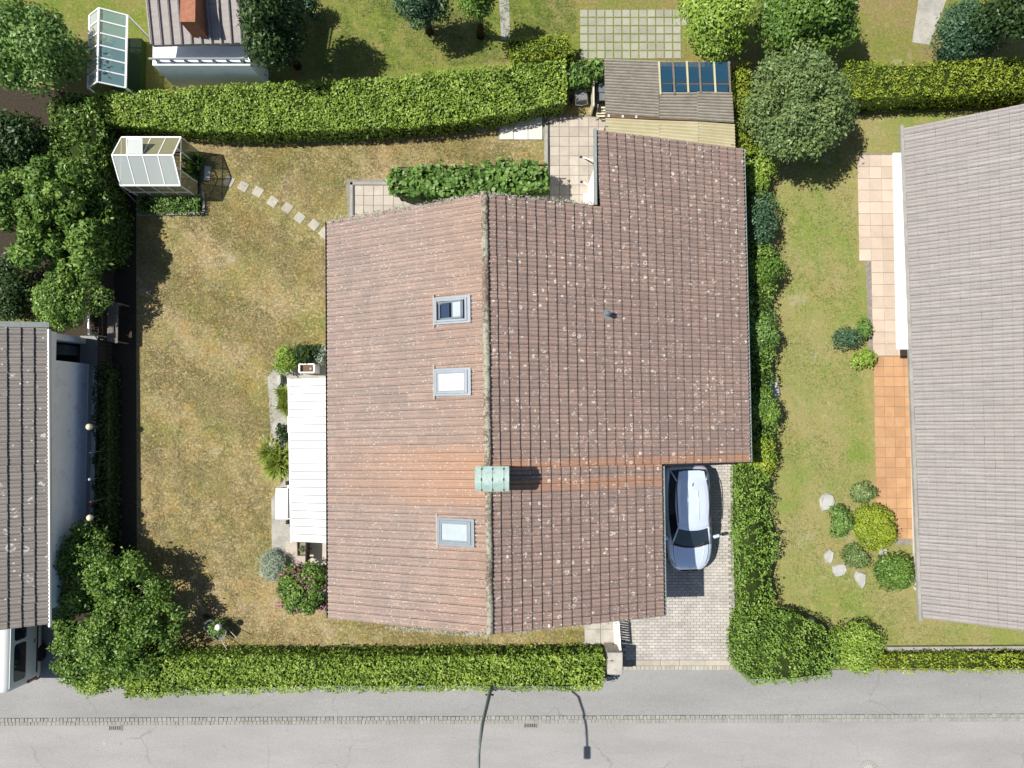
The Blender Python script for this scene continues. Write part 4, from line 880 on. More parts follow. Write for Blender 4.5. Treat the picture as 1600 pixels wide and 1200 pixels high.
shrub('bush', 'small green bush beside the pink terrace of the right hand garden', 'bush', 1326, 530, 18, 16, 1.0, M['leaf_blue'], nb=8, br=.3, L=.10)
shrub('bush', 'olive round bush where the pink terrace meets the orange paving', 'bush', 1350, 560, 17, 15, .9, M['leaf'], nb=8, br=.28, L=.10)
shrub('bush', 'small upright green bush above the two small bushes on the pink terrace', 'bush', 1350, 513, 14, 16, .9, M['leaf_vine'], nb=7, br=.25, L=.10)
shrub('bush', 'big round yellow green bush in the lower right flower bed', 'bush', 1370, 822, 34, 36, 1.3, M['leaf_lime'], nb=26, br=.38, L=.10)
shrub('bush', 'small green bush at the left of the round yellow green bush', 'bush', 1312, 812, 18, 26, .9, M['leaf_vine'], nb=9, br=.3, L=.10)
shrub('bush', 'grey green bush above the round yellow green bush', 'bush', 1352, 772, 18, 16, .8, M['leaf_pale'], nb=8, br=.28, L=.10)
shrub('bush', 'deep green bush against the lower left eave of the mauve roof', 'bush', 1402, 892, 36, 34, 1.2, M['leaf_tree'], nb=22, br=.38, L=.10)
shrub('bush', 'low pale bush among the stones left of the deep green bush', 'bush', 1340, 868, 20, 16, .6, M['leaf_pale'], nb=9, br=.28, L=.10)
for i, (x, y, s) in enumerate(((1292, 784, .32), (1296, 870, .22), (1312, 890, .26), (1345, 905, .28), (1206, 605, .4), (1268, 975, .2), (1380, 862, .18))):
    c = U(x, y, .05); g = G(); rr = random.Random(i); nn = 9; rad = [s*(.7+.6*rr.random()) for _ in range(nn)]
    vs = [(c.x+rad[j]*math.cos(j*6.283/nn), c.y+rad[j]*1.3*math.sin(j*6.283/nn), -.02) for j in range(nn)]+[(c.x+rad[j]*.8*math.cos(j*6.283/nn), c.y+rad[j]*1.05*math.sin(j*6.283/nn), s*(.25+.2*rr.random())) for j in range(nn)]
    g.add(vs, [tuple(range(nn, 2*nn))]+[(j, (j+1) % nn, nn+(j+1) % nn, nn+j) for j in range(nn)])
    tag(g.build('stone', M['rock'], recalc=True), 'pale %s stone %s' % (('large', 'small', 'mid sized', 'flat', 'big', 'tiny', 'little')[i], ('left of the small bush in the lower right bed', 'below the small bush in the lower right bed', 'beside the low pale bush in the lower right bed', 'under the deep green bush by the mauve roof', 'on the lawn edge right of the brown roof', 'at the top of the corner hedge by the driveway', 'between the yellow green and deep green bushes')[i]), 'stone', 'garden stones on the right')
# plants along the west side of the house
shrub('lavender', 'soft grey green lavender bush at the corner of the lower left lawn side', 'shrub', 426, 884, 23, 25, .65, M['leaf_lav'], nb=24, br=.22, dens=1100, L=.15, Wd=.10, lie=.7, fuzz=.4)
shrub('shrub', 'dark green shrub above the square white planter', 'shrub', 476, 552, 26, 14, 1.0, M['leaf_dark'], nb=12, br=.26, dens=330, L=.11)
shrub('shrub', 'feathery olive green shrub left of the square white planter', 'shrub', 449, 562, 19, 24, .9, M['leaf'], nb=11, br=.28, dens=420, L=.15, Wd=.22, lie=.8, fuzz=.25)
shrub('shrub', 'grey leaved shrub tucked under the left eave above the canopy', 'shrub', 503, 556, 10, 18, .7, M['leaf_lav'], nb=8, br=.22, dens=380, L=.10)
strap_plant('day_lily', 'fine bright green grassy plants along the white canopy', 'plant', 444, 628, 12, .6, M['leaf_palm'], n=900, Ln=.42, wd=.022, ry=32, centers=14)
strap_plant('strap_leaf_plant', 'big yellow green strap leaved plant beside the white canopy', 'plant', 434, 724, 24, .85, M['leaf_palm'], n=900, Ln=.8, wd=.05, ry=34, centers=5)
shrub('shrub', 'small dark shrub between the grassy and the strap leaved plants', 'shrub', 441, 676, 10, 14, .6, M['leaf_dark'], nb=7, br=.2, dens=380, L=.09)
rs = shrub('rose_bush', 'large rose bush with pink blossoms at the lower left corner of the house', 'shrub', 472, 922, 44, 44, 1.4, M['leaf_tree'], nb=50, br=.30, dens=300, L=.12, lie=.7)
rng = np.random.default_rng(77); n = 460; c = U(466, 918, 1.2); cl = np.clip(rng.normal(size=(30, 2))*.62, -.9, .9); ci = rng.integers(0, 30, n)
P_ = np.stack([np.clip(c.x+cl[ci, 0], c.x-.85, c.x+.9)+rng.normal(size=n)*.10, c.y+cl[ci, 1]+rng.normal(size=n)*.10, 1.25+.25*rng.random(n)-.35*np.hypot(cl[ci, 0], cl[ci, 1])], 1)
V = leaf_arrays(P_, np.tile([0, 0, 1.], (n, 1)), np.full(n, .075), .75, rng, .6); bl = leaf_object('blossoms', V, rng.random(n), M['blossom'], rs); tag(bl, kind='stuff')
# grass
grass('grass', [(215, 225), (860, 215), (852, 260), (610, 262), (545, 285), (512, 345), (512, 540), (430, 560), (420, 860), (400, 960), (512, 970), (915, 985), (915, 1008), (300, 1010), (330, 960), (214, 850)], 130000, M['grass'], .008, Ln=.10)
grass('grass', [(1215, 250), (1345, 180), (1345, 560), (1365, 860), (1440, 970), (1640, 985), (1640, 1008), (1390, 1008), (1240, 960), (1215, 720)], 26000, M['grass_green'], .008, Ln=.12)
grass('grass', [(460, 118), (520, -20), (900, -20), (900, 50), (790, 95), (600, 112)], 22000, M['grass_green'], .008, Ln=.12)
# ------------------------------------------------------------------ fence and the things at the left
fx = U(175, 600, 0).x
fn = thing('fence', 'long dark boarded fence in the shade along the left side of the dry lawn', 'fence', (fx, 1, 0))
yT, yB_ = U(175, 338, 0).y, U(175, 850, 0).y; n = int((yT-yB_)/.165)
bm_ = variants('board', lambda: G().box((0, 0, 0), (.024, .15, .98), t=.5), M['wood_dark'], 2)
for i in range(n): inst('board', bm_[i % 2], fn, Matrix.Translation((fx+(.006 if i % 2 else 0), yB_+(i+.5)*.165, .54+random.gauss(0, .004))))
for i in range(9):
    g = G(); g.box((fx-.07, yB_+(yT-yB_)*i/8, .54), (.09, .09, 1.08)); g.build('post', M['wood_dark'], fn)
g = G(); g.beam((fx-.04, yB_, .9), (fx-.04, yT, .9), .04, .08); g.beam((fx-.04, yB_, .3), (fx-.04, yT, .3), .04, .08); g.build('rail', M['wood_dark'], fn)
def globe(px, py, r, mat, label, z=1.7, lean=0):
    c = U(px, py, z); t = thing('garden_light' if r > .05 else 'garden_stake', label, 'garden light' if r > .05 else 'garden stake', (c.x, c.y, 0), 'decorative balls on sticks along the fence')
    g = G(); g.path([(c.x+lean, c.y, 0), (c.x, c.y, z-r*.8)], .012, 6); g.build('stick', M['stick'], t)
    g = G(); g.ball(c, r, 16); g.build('ball', mat, t, smooth=True)
globe(139, 667, .13, M['globe'], 'upper of the two large cream balls on sticks beside the white wall')
globe(140, 809, .13, M['globe'], 'lower of the two large cream balls on sticks, just above the leafy tree')
globe(140, 749, .06, M['glassball'], 'small clear ball on a stick beside the white wall')
globe(142, 784, .045, M['red'], 'small red tipped stick beside the white wall', lean=.06)
globe(141, 707, .02, M['stick'], 'thin bare metal stick between the cream ball and the clear ball')
# weathered plank stack and white pole of the frame by the fence
t = thing('trellis', 'white post with dark rails beside the weathered plank frame at the left fence', 'trellis', U(146, 520, 0))
a, b = U(138.5, 462, 1.7), U(138.5, 522, 1.7)
g = G(); g.beam(a, b, .05, .06); g.build('bar', M['white'], t)
for p in (a, b): g = G(); g.box((p.x, p.y, .84), (.05, .05, 1.68)); g.build('post', M['white'], t)
g = G(); g.beam(b, U(172, 528, .7), .03, .04); g.beam(b+Vector((0, .2, -.1)), U(160, 540, .6), .03, .03); g.beam((a.x, a.y, .8), (b.x, b.y, .8), .03, .04); g.build('rail', M['wood_grey'], t)
t = thing('plank_frame', 'weathered grey wooden plank frame standing by the fence above the ivy', 'wooden frame', U(176, 500, 0))
for i in range(4):
    g = G(); a, b = U(170.5+i*4.2, 471+i*.6, .85), U(169.5+i*4.2, 533+i, .85); g.beam(a, b, .10, .03, t=random.random()); g.build('plank', M['wood_grey'], t)
for (x, y) in ((171, 473), (184, 474), (170, 532), (183, 534)):
    p = U(x, y, .8); g = G(); g.box((p.x, p.y, .41), (.06, .06, .82)); g.build('leg', M['wood_grey'], t)
# ------------------------------------------------------------------ the small greenhouse on the lawn
ze_, zr_ = 1.58, 2.2
x0, x1 = U(190, 214, ze_).x, U(283, 214, ze_).x; yn_, ys_ = U(230, 214.5, ze_).y, U(230, 290, ze_).y; ym = U(230, 242.5, zr_).y
gh = thing('greenhouse', 'small aluminium greenhouse with milky panes and an open roof vent on the lawn', 'greenhouse', ((x0+x1)/2, (yn_+ys_)/2, 0))
g = G(); bw = .035
for y, z in ((yn_, ze_), (ys_, ze_), (ym, zr_)): g.beam((x0, y, z), (x1, y, z), .05, .05)
for i in range(5):
    x = x0+(x1-x0)*i/4; w_ = .045 if i in (0, 4) else .028
    g.beam((x, yn_, ze_), (x, ym, zr_), w_, .035); g.beam((x, ys_, ze_), (x, ym, zr_), w_, .035)
    g.beam((x, yn_, 0), (x, yn_, ze_), w_, .035); g.beam((x, ys_, 0), (x, ys_, ze_), w_, .035)
g.beam((x0, yn_, ze_), (x0, ys_, ze_), .03, .03); g.beam((x1, yn_, ze_), (x1, ys_, ze_), .03, .03); g.beam((x0, ys_-.06, .95), (x1+.05, ys_-.06, .95), .03, .03)
yd0, yd1 = ym-.38, ym+.38
for y in (yd0, yd1): g.beam((x1, y, 0), (x1, y, ze_+.3), .04, .03)
g.build('frame', M['white'], gh)
g = G(); 
for (p, q_) in (((x0, yn_, .06), (x1, yn_, .06)), ((x0, ys_, .06), (x1, ys_, .06)), ((x0, yn_, .06), (x0, ys_, .06)), ((x1, yn_, .06), (x1, ys_, .06))): g.beam(p, q_, .06, .12)
g.build('base_frame', M['dark_steel'], gh)
for i in range(4):
    xa, xb = x0+(x1-x0)*i/4+.015, x0+(x1-x0)*(i+1)/4-.015
    g = G(); g.quad((xa, ys_, ze_), (xb, ys_, ze_), (xb, ym, zr_), (xa, ym, zr_)); g.build('roof_pane', M['poly'], gh, recalc=False)
    g = G(); g.quad((xa, ym, zr_), (xb, ym, zr_), (xb, yn_, ze_), (xa, yn_, ze_)); g.build('roof_pane', M['poly_wall'], gh, recalc=False)
    for y in (yn_, ys_):
        g = G(); g.quad((xa, y, .12), (xb, y, .12), (xb, y, ze_), (xa, y, ze_)); g.build('wall_pane', M['poly_wall'], gh, recalc=False)
for (ya, yb) in ((yn_-.02, yd1+.03), (yd0-.03, ys_+.02)):
    zf = lambda y: ze_+(zr_-ze_)*(1-abs(y-ym)/(abs((yn_ if y > ym else ys_)-ym)))
    g = G(); g.quad((x1, ya, .12), (x1, yb, .12), (x1, yb, zf(yb)), (x1, ya, zf(ya))); g.build('wall_pane', M['poly_wall'], gh, recalc=False)
g = G(); g.add([(x0, yn_, .12), (x0, ys_, .12), (x0, ys_, ze_), (x0, ym, zr_), (x0, yn_, ze_)], [(0, 1, 2, 3, 4)]); g.build('wall_pane', M['poly_wall'], gh, recalc=False)
vx0, vx1 = x0+(x1-x0)*.25, x0+(x1-x0)*.5
g = G(); a = Vector((vx0, ym+.02, zr_+.03)); sl = Vector((0, .60, .03)); g.beam(a+sl/2+Vector(((vx1-vx0)*.0, 0, 0)), a+sl/2+Vector((vx1-vx0, 0, 0)), .58, .015); vt = g.build('roof_vent', M['poly'], gh)
g = G(); g.beam(a, a+sl, .03, .03); g.beam(a+Vector((vx1-vx0, 0, 0)), a+sl+Vector((vx1-vx0, 0, 0)), .03, .03); g.beam(a+sl, a+sl+Vector((vx1-vx0, 0, 0)), .03, .03); g.build('vent_frame', M['white'], vt)
g = G(); g.beam((x1+.05, yd0-.02, .06), (x1+.05, yd1+.5, .06), .05, .05); g.build('threshold', M['dark_steel'], gh)
strap_plant('tomato_plant', 'leafy green plants growing inside the door of the small greenhouse', 'plant', 300, 258, 10, .9, M['leaf_vine'], n=260, Ln=.45, wd=.09, ry=18, centers=8)
shrub('plant', 'low pale green plants along the north side of the small greenhouse', 'plant', 250, 224, 34, 5, .5, M['leaf_vine'], nb=14, br=.15, dens=420, L=.08)
c = U(322.5, 269, .04); g = G(); g.prism([(v.x, v.y) for v in (U(319.5, 259, .04), U(329, 260, .04), U(328, 281, .04), U(318.5, 281, .04))], 0, .05, bevel=.008); tag(g.build('stone_slab', M['slab_white']), 'narrow pale slab lying in front of the small greenhouse door', 'slab')
g = G(); a, b = U(213, 335, .1), U(318, 333, .1); g.beam((a.x, a.y, .04), (b.x, b.y, .04), .10, .1); c1 = U(317, 300, .1); g.beam((b.x, b.y+.05, .04), (c1.x, c1.y, .04), .09, .1); tag(g.build('bed_edging', M['edging']), 'pale concrete edging around the low green planting bed', 'edging')
t = thing('bucket', 'pale bucket standing in the dark corner left of the small greenhouse', 'bucket', U(170.5, 205, 0)); c = U(170.5, 205, 0)
g = G(); g.lathe(c, [(.11, 0), (.15, .32), (.16, .33), (.14, .31), (.11, .1)], 16); g.build('pail', M['grey_frame'], t, smooth=True)
g = G(); g.path([(c.x+.15*math.cos(a_), c.y-.02-.1*math.sin(a_), .33+.06*math.sin(a_)) for a_ in np.linspace(0, math.pi, 8)], .006, 5); g.build('handle', M['stick'], t)
t = thing('wire_rack', 'thin wire plant support leaning at the left side of the small greenhouse', 'rack', U(178, 280, 0)); g = G()
a, b, c_, d_ = U(163, 244, 1.3), U(160, 262, 1.2), U(196, 298, .3), U(190, 252, .2)
for i in range(7): g.beam(a.lerp(b, i/6), d_.lerp(c_, i/6), .012, .012)
for i in range(4): g.beam(a.lerp(d_, i/3), b.lerp(c_, i/3), .014, .014)
g.build('wires', M['stick'], t); g = G(); g.beam(U(163, 267, 1.3), U(213, 316, .1), .025, .025); g.beam(U(163, 222, 1.0), U(176, 230, .4), .02, .02); g.build('stake', M['stick'], t)
# stepping stones
sp = [(358, 283, 'first of the row from the greenhouse'), (380, 291, 'second from the greenhouse'), (403, 299.5, 'third from the greenhouse'), (426, 315, 'in the middle of the row'), (449, 324.5, 'third from the house roof'), (468, 340, 'next to last before the roof'), (490.5, 351, 'last whole one before the house roof'), (507, 364, 'half hidden under the eave')]
sm = variants('stepping_stone', lambda: G().prism([(-.2, -.2), (.2, -.2), (.2, .2), (-.2, .2)], -.04, .0, bevel=.012), M['slab_lichen'], 4)
for i, (x, y, lb) in enumerate(sp):
    c = U(x, y, .02); o = inst('stepping_stone', sm[i % 4], None, Matrix.Translation((c.x, c.y, .03)) @ Matrix.Rotation(math.radians(-28-i*2), 4, 'Z'))
    tag(o, 'square stepping stone in the lawn, '+lb, 'stepping stone', 'stepping stones across the lawn')
o = G(); p = [U(x, y, .08) for x, y in ((731, 191), (760, 197), (758, 206), (729, 200))]; o.prism([(v.x, v.y) for v in p], .03, .10, bevel=.006); tag(o.build('stone_slab', M['slab_grey']), 'tilted grey slab lying in the hedge shadow above the lawn', 'slab')
for i, (x, y) in enumerate(((742, 188), (770, 186), (768, 192))):
    o = G(); c = U(x, y, .03); o.box((c.x, c.y, .03), (.40, .38, .05)); tag(o.build('stone_slab', M['slab_grey']), ('dull grey slab just above the tilted slab in shade', 'dull grey slab touching the white corner paving, upper one', 'dull grey slab touching the white corner paving, lower one')[i], 'slab')
# ------------------------------------------------------------------ corrugated shed
sh = thing('shed', 'open shed with a weathered corrugated roof, blue tinted bays and a cream strip', 'shed', U(1045, 160, 0))
zs = 2.35
def corr(px4, z, mat, pitch_=.112, name='roof_sheet', amp=.028, along=True, dz=(0, 0)):
    a, b, c_, d_ = [U(x, y, z) for x, y in px4]           # TL TR BR BL ; waves run left-right
    Ln = (a-d_).length; n = int(Ln/pitch_)*6; g = G(); vs = []
    for i in range(n+1):
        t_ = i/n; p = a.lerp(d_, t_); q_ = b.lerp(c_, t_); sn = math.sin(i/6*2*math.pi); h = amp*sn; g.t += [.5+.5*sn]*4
        vs += [p+Vector((0, 0, h)), q_+Vector((0, 0, h)), p+Vector((0, 0, h-.008)), q_+Vector((0, 0, h-.008))]
    fs = []
    for i in range(n): b_ = i*4; fs += [(b_, b_+1, b_+5, b_+4), (b_+2, b_+6, b_+7, b_+3), (b_, b_+4, b_+6, b_+2), (b_+1, b_+3, b_+7, b_+5)]
    tt = g.t; g.t = []; g.add(vs, fs); g.t = tt; return g.build(name, mat, sh, recalc=False)
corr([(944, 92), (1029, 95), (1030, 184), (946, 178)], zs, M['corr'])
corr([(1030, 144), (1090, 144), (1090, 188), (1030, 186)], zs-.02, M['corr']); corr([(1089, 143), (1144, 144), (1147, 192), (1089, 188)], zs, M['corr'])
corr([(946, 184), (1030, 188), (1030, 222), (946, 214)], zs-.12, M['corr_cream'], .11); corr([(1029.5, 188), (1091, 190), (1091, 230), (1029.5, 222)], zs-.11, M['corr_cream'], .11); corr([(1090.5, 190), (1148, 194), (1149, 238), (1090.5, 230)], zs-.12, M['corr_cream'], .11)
bx = [1030, 1052, 1073.5, 1093, 1116, 1139]
for i in range(5):
    for (ya, yb, mt) in ((97, 129.5, 'glass_roof' if i < 3 else 'glass_roof'), (131.5, 143, 'glass_roof')):
        p = [U(x, y, zs-.02) for x, y in ((bx[i]+1.2, ya), (bx[i+1]-1.2, ya), (bx[i+1]-1.2, yb), (bx[i]+1.2, yb))]
        g = G(); g.prism([(v.x, v.y) for v in p], zs-.03, zs-.022); g.build('roof_pane', M[mt], sh)
for i, x in enumerate(bx):
    g = G(); g.beam(U(x-.5, 96, zs+.01), U(x+2.0, 145+(3 if i < 2 else 0), zs+.01), .07, .05); g.build('rafter', M['corr_cream'] if i % 2 == 0 else M['wood_grey'], sh)
for y in (108, 130.5):
    g = G(); g.beam(U(1029, y-.5, zs-.07), U(1141, y+1.5, zs-.07), .07, .05); g.build('purlin', M['wood_brown'] if y > 120 else M['wood_grey'], sh)
g = G(); p = [U(x, y, .7) for x, y in ((1030, 112), (1142, 112), (1142, 150), (1030, 150))]; g.prism([(v.x, v.y) for v in p], .3, .7); tag(g.build('water_tank', M['blue']), 'big blue covered tub under the tinted bays of the shed', 'tub')
for (x, y) in ((948, 94), (1030, 95), (1140, 98), (948, 196), (1030, 200), (1145, 225)):
    p = U(x, y, zs-.1); g = G(); g.box((p.x, p.y, (zs-.1)/2), (.09, .09, zs-.14)); g.build('post', M['wood_grey'], sh)
g = G(); p, q_ = U(948, 94, 1), U(1140, 98, 1); g.beam((p.x, U(948, 94, zs).y, 1.0), (U(1140, 98, zs).x, U(1140, 98, zs).y, 1.0), .03, 1.9); g.build('back_wall', M['wood_dark'], sh)
g = G(); g.beam(U(945, 181.5, zs-.06), U(1146, 189.5, zs-.06), .10, .05); g.build('beam', M['wood_brown'], sh)
for x in (951, 973, 994): g = G(); p = U(x, 181+(x-951)*.04, zs-.04); g.box(p, (.08, .10, .05)); g.build('beam_end', M['slab_white'], sh)
# in front of the shed
t = thing('lawn_mower', 'parked dark lawn mower with grey catcher and blue top beside the hedge', 'lawn mower', U(906, 158, 0)); c = U(906, 158, 0)
g = G(); g.box((c.x+.0, c.y+.05, .34), (.52, .55, .44), rz=.15); bevel(g.build('catcher', M['grey_fabric'], t), .05)
g = G(); g.box((c.x-.12, c.y+.55, .30), (.55, .5, .26), rz=.15); bevel(g.build('engine_deck', M['blue'], t), .06)
g = G(); g.lathe((c.x-.02, c.y+.6, .43), [(.14, 0), (.14, .1), (.1, .14)], 14); g.build('engine_cover', M['rubber'], t)
g = G(); g.path([(c.x-.22, c.y-.2, .6), (c.x-.26, c.y-.55, .85), (c.x+.0, c.y-.58, .87), (c.x+.24, c.y-.5, .85), (c.x+.22, c.y-.15, .6)], .014, 6); g.build('handlebar', M['stick'], t)
for dx in (-.38, .16):
    for dy in (-.05, .75):
        g = G(); g.lathe((0, 0, 0), [(.11, -.025), (.11, .025)], 12); g.v = [(c.x+dx+v[2]+.02, c.y+dy+v[1], .11+v[0]) for v in g.v]; g.build('wheel', M['rubber'], t)
t = thing('bicycle_trailer', 'small red and white tipped cart half under the hedge, left of the mower', 'cart', U(888, 140, 0)); c = U(888, 140, 0)
g = G(); g.box((c.x, c.y, .35), (.3, .5, .25), rz=.4); bevel(g.build('tray', M['red'], t), .03)
g = G(); g.path([(c.x+.18*math.cos(a_)-.2, c.y-.5+.3*math.sin(a_), .3) for a_ in np.linspace(0, 6.28, 14)], .02, 6); g.build('wheel', M['stick'], t)
g = G(); g.path([(c.x+.1, c.y+.3, .5), (c.x+.2, c.y, .56), (c.x+.18, c.y-.2, .5)], .018, 6); g.build('handle', M['white'], t)
t = thing('storage_box', 'grey lidded storage box half under the left edge of the corrugated shed', 'box', U(938, 155, 0)); c = U(938, 155, 0)
g = G(); g.box((c.x, c.y, .3), (.62, .85, .6)); bevel(g.build('chest', M['grey_fabric'], t), .03)
g = G(); g.box((c.x, c.y+.2, .63), (.64, .42, .06)); bevel(g.build('lid', M['grey_frame'], t), .02); g = G(); g.box((c.x-.40, c.y-.1, .5), (.05, 1.3, 1.0)); g.build('side_board', M['cream'], t)
t = thing('folding_chair', 'cream slatted folding chair standing in front of the grey storage box', 'chair', U(938, 182, 0)); c = U(938, 182, 0)
for i in range(4): g = G(); g.box((c.x, c.y-.18+i*.12, .45), (.40, .07, .02)); g.build('seat_slat', M['cream'], t)
for i in range(3): g = G(); g.box((c.x, c.y+.28, .6+i*.12), (.40, .02, .08)); g.build('back_slat', M['wood_dark'], t)
for dx in (-.2, .2):
    for dy in (-.22, .26): g = G(); g.beam((c.x+dx, c.y+dy, 0), (c.x+dx, c.y-dy*.6, .85 if dy < 0 else .45), .03, .03); g.build('leg', M['cream'], t)
# fold-out hooks on the terrace: two parasol clamps with white stays
for i, (x, y) in enumerate(((907.5, 245), (908.5, 284))):
    t = thing('wall_stay', 'white angled stay with a dark foot on the tan terrace, %s of the two' % ('upper', 'lower')[i], 'stay', U(x, y, .06))
    p = U(x, y, .07); g = G(); g.lathe((p.x, p.y, .06), [(.06, 0), (.05, .03), (.02, .05)], 10); g.build('foot', M['dark_steel'], t)
    g = G(); g.beam(U(x+4, y+1, .15), U(x+19, y+(6 if i == 0 else 13), 1.0), .045, .03); g.build('stay', M['white'], t)
g = G(); p = [U(x, y, .09) for x, y in ((911, 302), (932, 302), (932, 320), (911, 320))]; g.prism([(v.x, v.y) for v in p], .05, .09); tag(g.build('door_mat', M['slab_white']), 'white mat in the corner of the tan terrace by the roofs', 'mat')
# vine frame: dark rails under the vine row
t = thing('pergola', 'dark low frame carrying the vine row above the terrace', 'pergola', U(730, 285, 0))
for (x, y) in ((622, 302), (740, 300), (853, 292)):
    p = U(x, y, 1.0); g = G(); g.box((p.x, p.y, .78), (.06, .06, 1.5)); g.build('post', M['wood_dark'], t)
g = G(); g.beam(U(620, 303, 1.35), U(856, 294, 1.35), .05, .05); g.beam(U(620, 262, 1.35), U(856, 258, 1.35), .05, .05); g.build('rail', M['wood_dark'], t)
# ------------------------------------------------------------------ west terrace
t = thing('planter', 'square white planter box with dried plants beside the upper end of the canopy', 'planter', U(480, 575, 0))
p = [U(x, y, .75) for x, y in ((467.5, 569), (490.5, 569), (490.5, 582), (467.5, 582))]
for a_, b_ in zip(p, p[1:]+p[:1]): g = G(); g.beam((a_.x, a_.y, .38), (b_.x, b_.y, .38), .05, .76); g.build('side_panel', M['white'], t)
g = G(); g.prism([(v.x, v.y) for v in p], .4, .62); g.build('soil', M['wood_brown'], t)
c = U(485, 576, .75); g = G(); g.ball((c.x, c.y, .68), .06, 10); g.build('pebble', M['rock'], t, smooth=True)
t = thing('garden_table', 'long white slatted garden table beside the lower half of the white canopy', 'table', U(442, 785, 0))
xs_ = [431+i*3.1 for i in range(6)]
for i, x in enumerate(xs_):
    a, b = U(x+1.4, 763, .74), U(x+1.2, 811, .74); g = G(); g.beam(a, b, .075, .022); g.build('slat', M['white'], t)
for (x, y) in ((432, 765), (448, 765), (432, 809), (448, 809)): p = U(x, y, .7); g = G(); g.box((p.x, p.y, .36), (.05, .05, .72)); g.build('leg', M['white'], t)
t = thing('garden_bench', 'narrow white bench between the slatted table and the canopy', 'bench', U(453, 785, 0))
for x in (451, 454.6): g = G(); g.beam(U(x, 758, .45), U(x, 811, .45), .085, .025); g.build('seat_slat', M['white'], t)
for y in (762, 807): p = U(453, y, .4); g = G(); g.box((p.x, p.y, .21), (.16, .05, .42)); g.build('leg', M['white'], t)
for i, (x, y) in enumerate(((449, 755), (454.5, 751), (449, 816), (454.5, 820))):
    c = U(x, y, .3); t = thing('flower_pot', 'black plant pot %s' % ('above the slatted table, left one of two', 'above the slatted table, right one of two', 'below the slatted table, left one of two', 'below the slatted table, right one of two')[i], 'pot', (c.x, c.y, 0), 'black pots beside the white table')
    g = G(); g.box((c.x, c.y, .17), (.12, .16, .34)); bevel(g.build('pot', M['black'], t), .015); g = G(); g.box((c.x, c.y, .33), (.10, .13, .03)); g.build('soil', M['soil'], t)
t = thing('window_sash', 'narrow white window sash leaning at the left edge of the canopy', 'window sash', U(452, 663, 0)); g = G()
for a_, b_ in (((450.5, 650), (453.2, 650)), ((453.2, 650), (453.2, 676)), ((453.2, 676), (450.5, 676)), ((450.5, 676), (450.5, 650))): g.beam(U(*a_, .9), U(*b_, .9), .04, .05)
g.build('frame', M['white'], t); g = G(); g.beam(U(452, 651, .86), U(452, 675, .86), .07, .02); g.build('pane', M['glass_dark'], t)
for y in (651, 675): p = U(452, y, .8); g = G(); g.box((p.x, p.y, .43), (.04, .04, .84)); g.build('leg', M['white'], t)
t = thing('planter_box', 'long brown wooden planter with sparse plants below the white canopy', 'planter', U(473, 858, 0))
p = [U(x, y, .5) for x, y in ((464.5, 847), (478.5, 847), (478, 868), (465, 868))]
for a_, b_ in zip(p, p[1:]+p[:1]): g = G(); g.beam((a_.x, a_.y, .26), (b_.x, b_.y, .26), .04, .5); g.build('side_board', M['wood_brown'], t)
g = G(); g.prism([(v.x, v.y) for v in p], .2, .42); g.build('soil', M['joint'], t)
shrub('plant', 'sparse dry plants growing in the long brown planter', 'plant', 472, 857, 5, 9, .62, M['leaf_pale'], nb=10, br=.1, dens=900, L=.07)
t = thing('wooden_board', 'dark wooden board standing between the brown planter and the patio', 'board', U(481, 860, 0)); g = G(); g.beam(U(481, 846, .5), U(480.5, 876, .5), .04, .5); g.build('board', M['wood_dark'], t)
for i in range(3): g = G(); p = U(481, 848+i*13, .5); g.box((p.x, p.y, .3), (.07, .05, .6)); g.build('batten', M['wood_brown'], t)
def rock(px4, zt, label):
    P = [U(x, y, zt*.5) for x, y in px4]; g = G(); c = sum(P, Vector())/len(P); n = len(P)
    vs = [(p.x, p.y, -.02) for p in P]+[(c.x+(p.x-c.x)*.85, c.y+(p.y-c.y)*.85, zt*(.8+.2*((i*7) % 3)/2)) for i, p in enumerate(P)]+[(c.x, c.y, zt)]
    g.add(vs, [(i, (i+1) % n, n+(i+1) % n, n+i) for i in range(n)]+[(n+i, n+(i+1) % n, 2*n) for i in range(n)])
    tag(g.build('rock', M['rock']), label, 'rock', 'pale rocks at the edge of the lawn by the canopy')
rock([(434, 588), (440, 584), (441, 598), (436, 606), (432, 600)], .3, 'pale flat rock above the grassy plants near the planter')
rock([(419, 696), (426, 684), (433, 693), (430, 706), (424, 702)], .32, 'white angular rock on the lawn edge above the strap leaved plant')
rock([(430, 615), (436, 610), (438, 630), (432, 640), (429, 628)], .2, 'low long pale rock left of the grassy plants')
rock([(430, 663), (435, 660), (436, 674), (430, 676)], .18, 'small pale rock between grassy plants and angular rock')
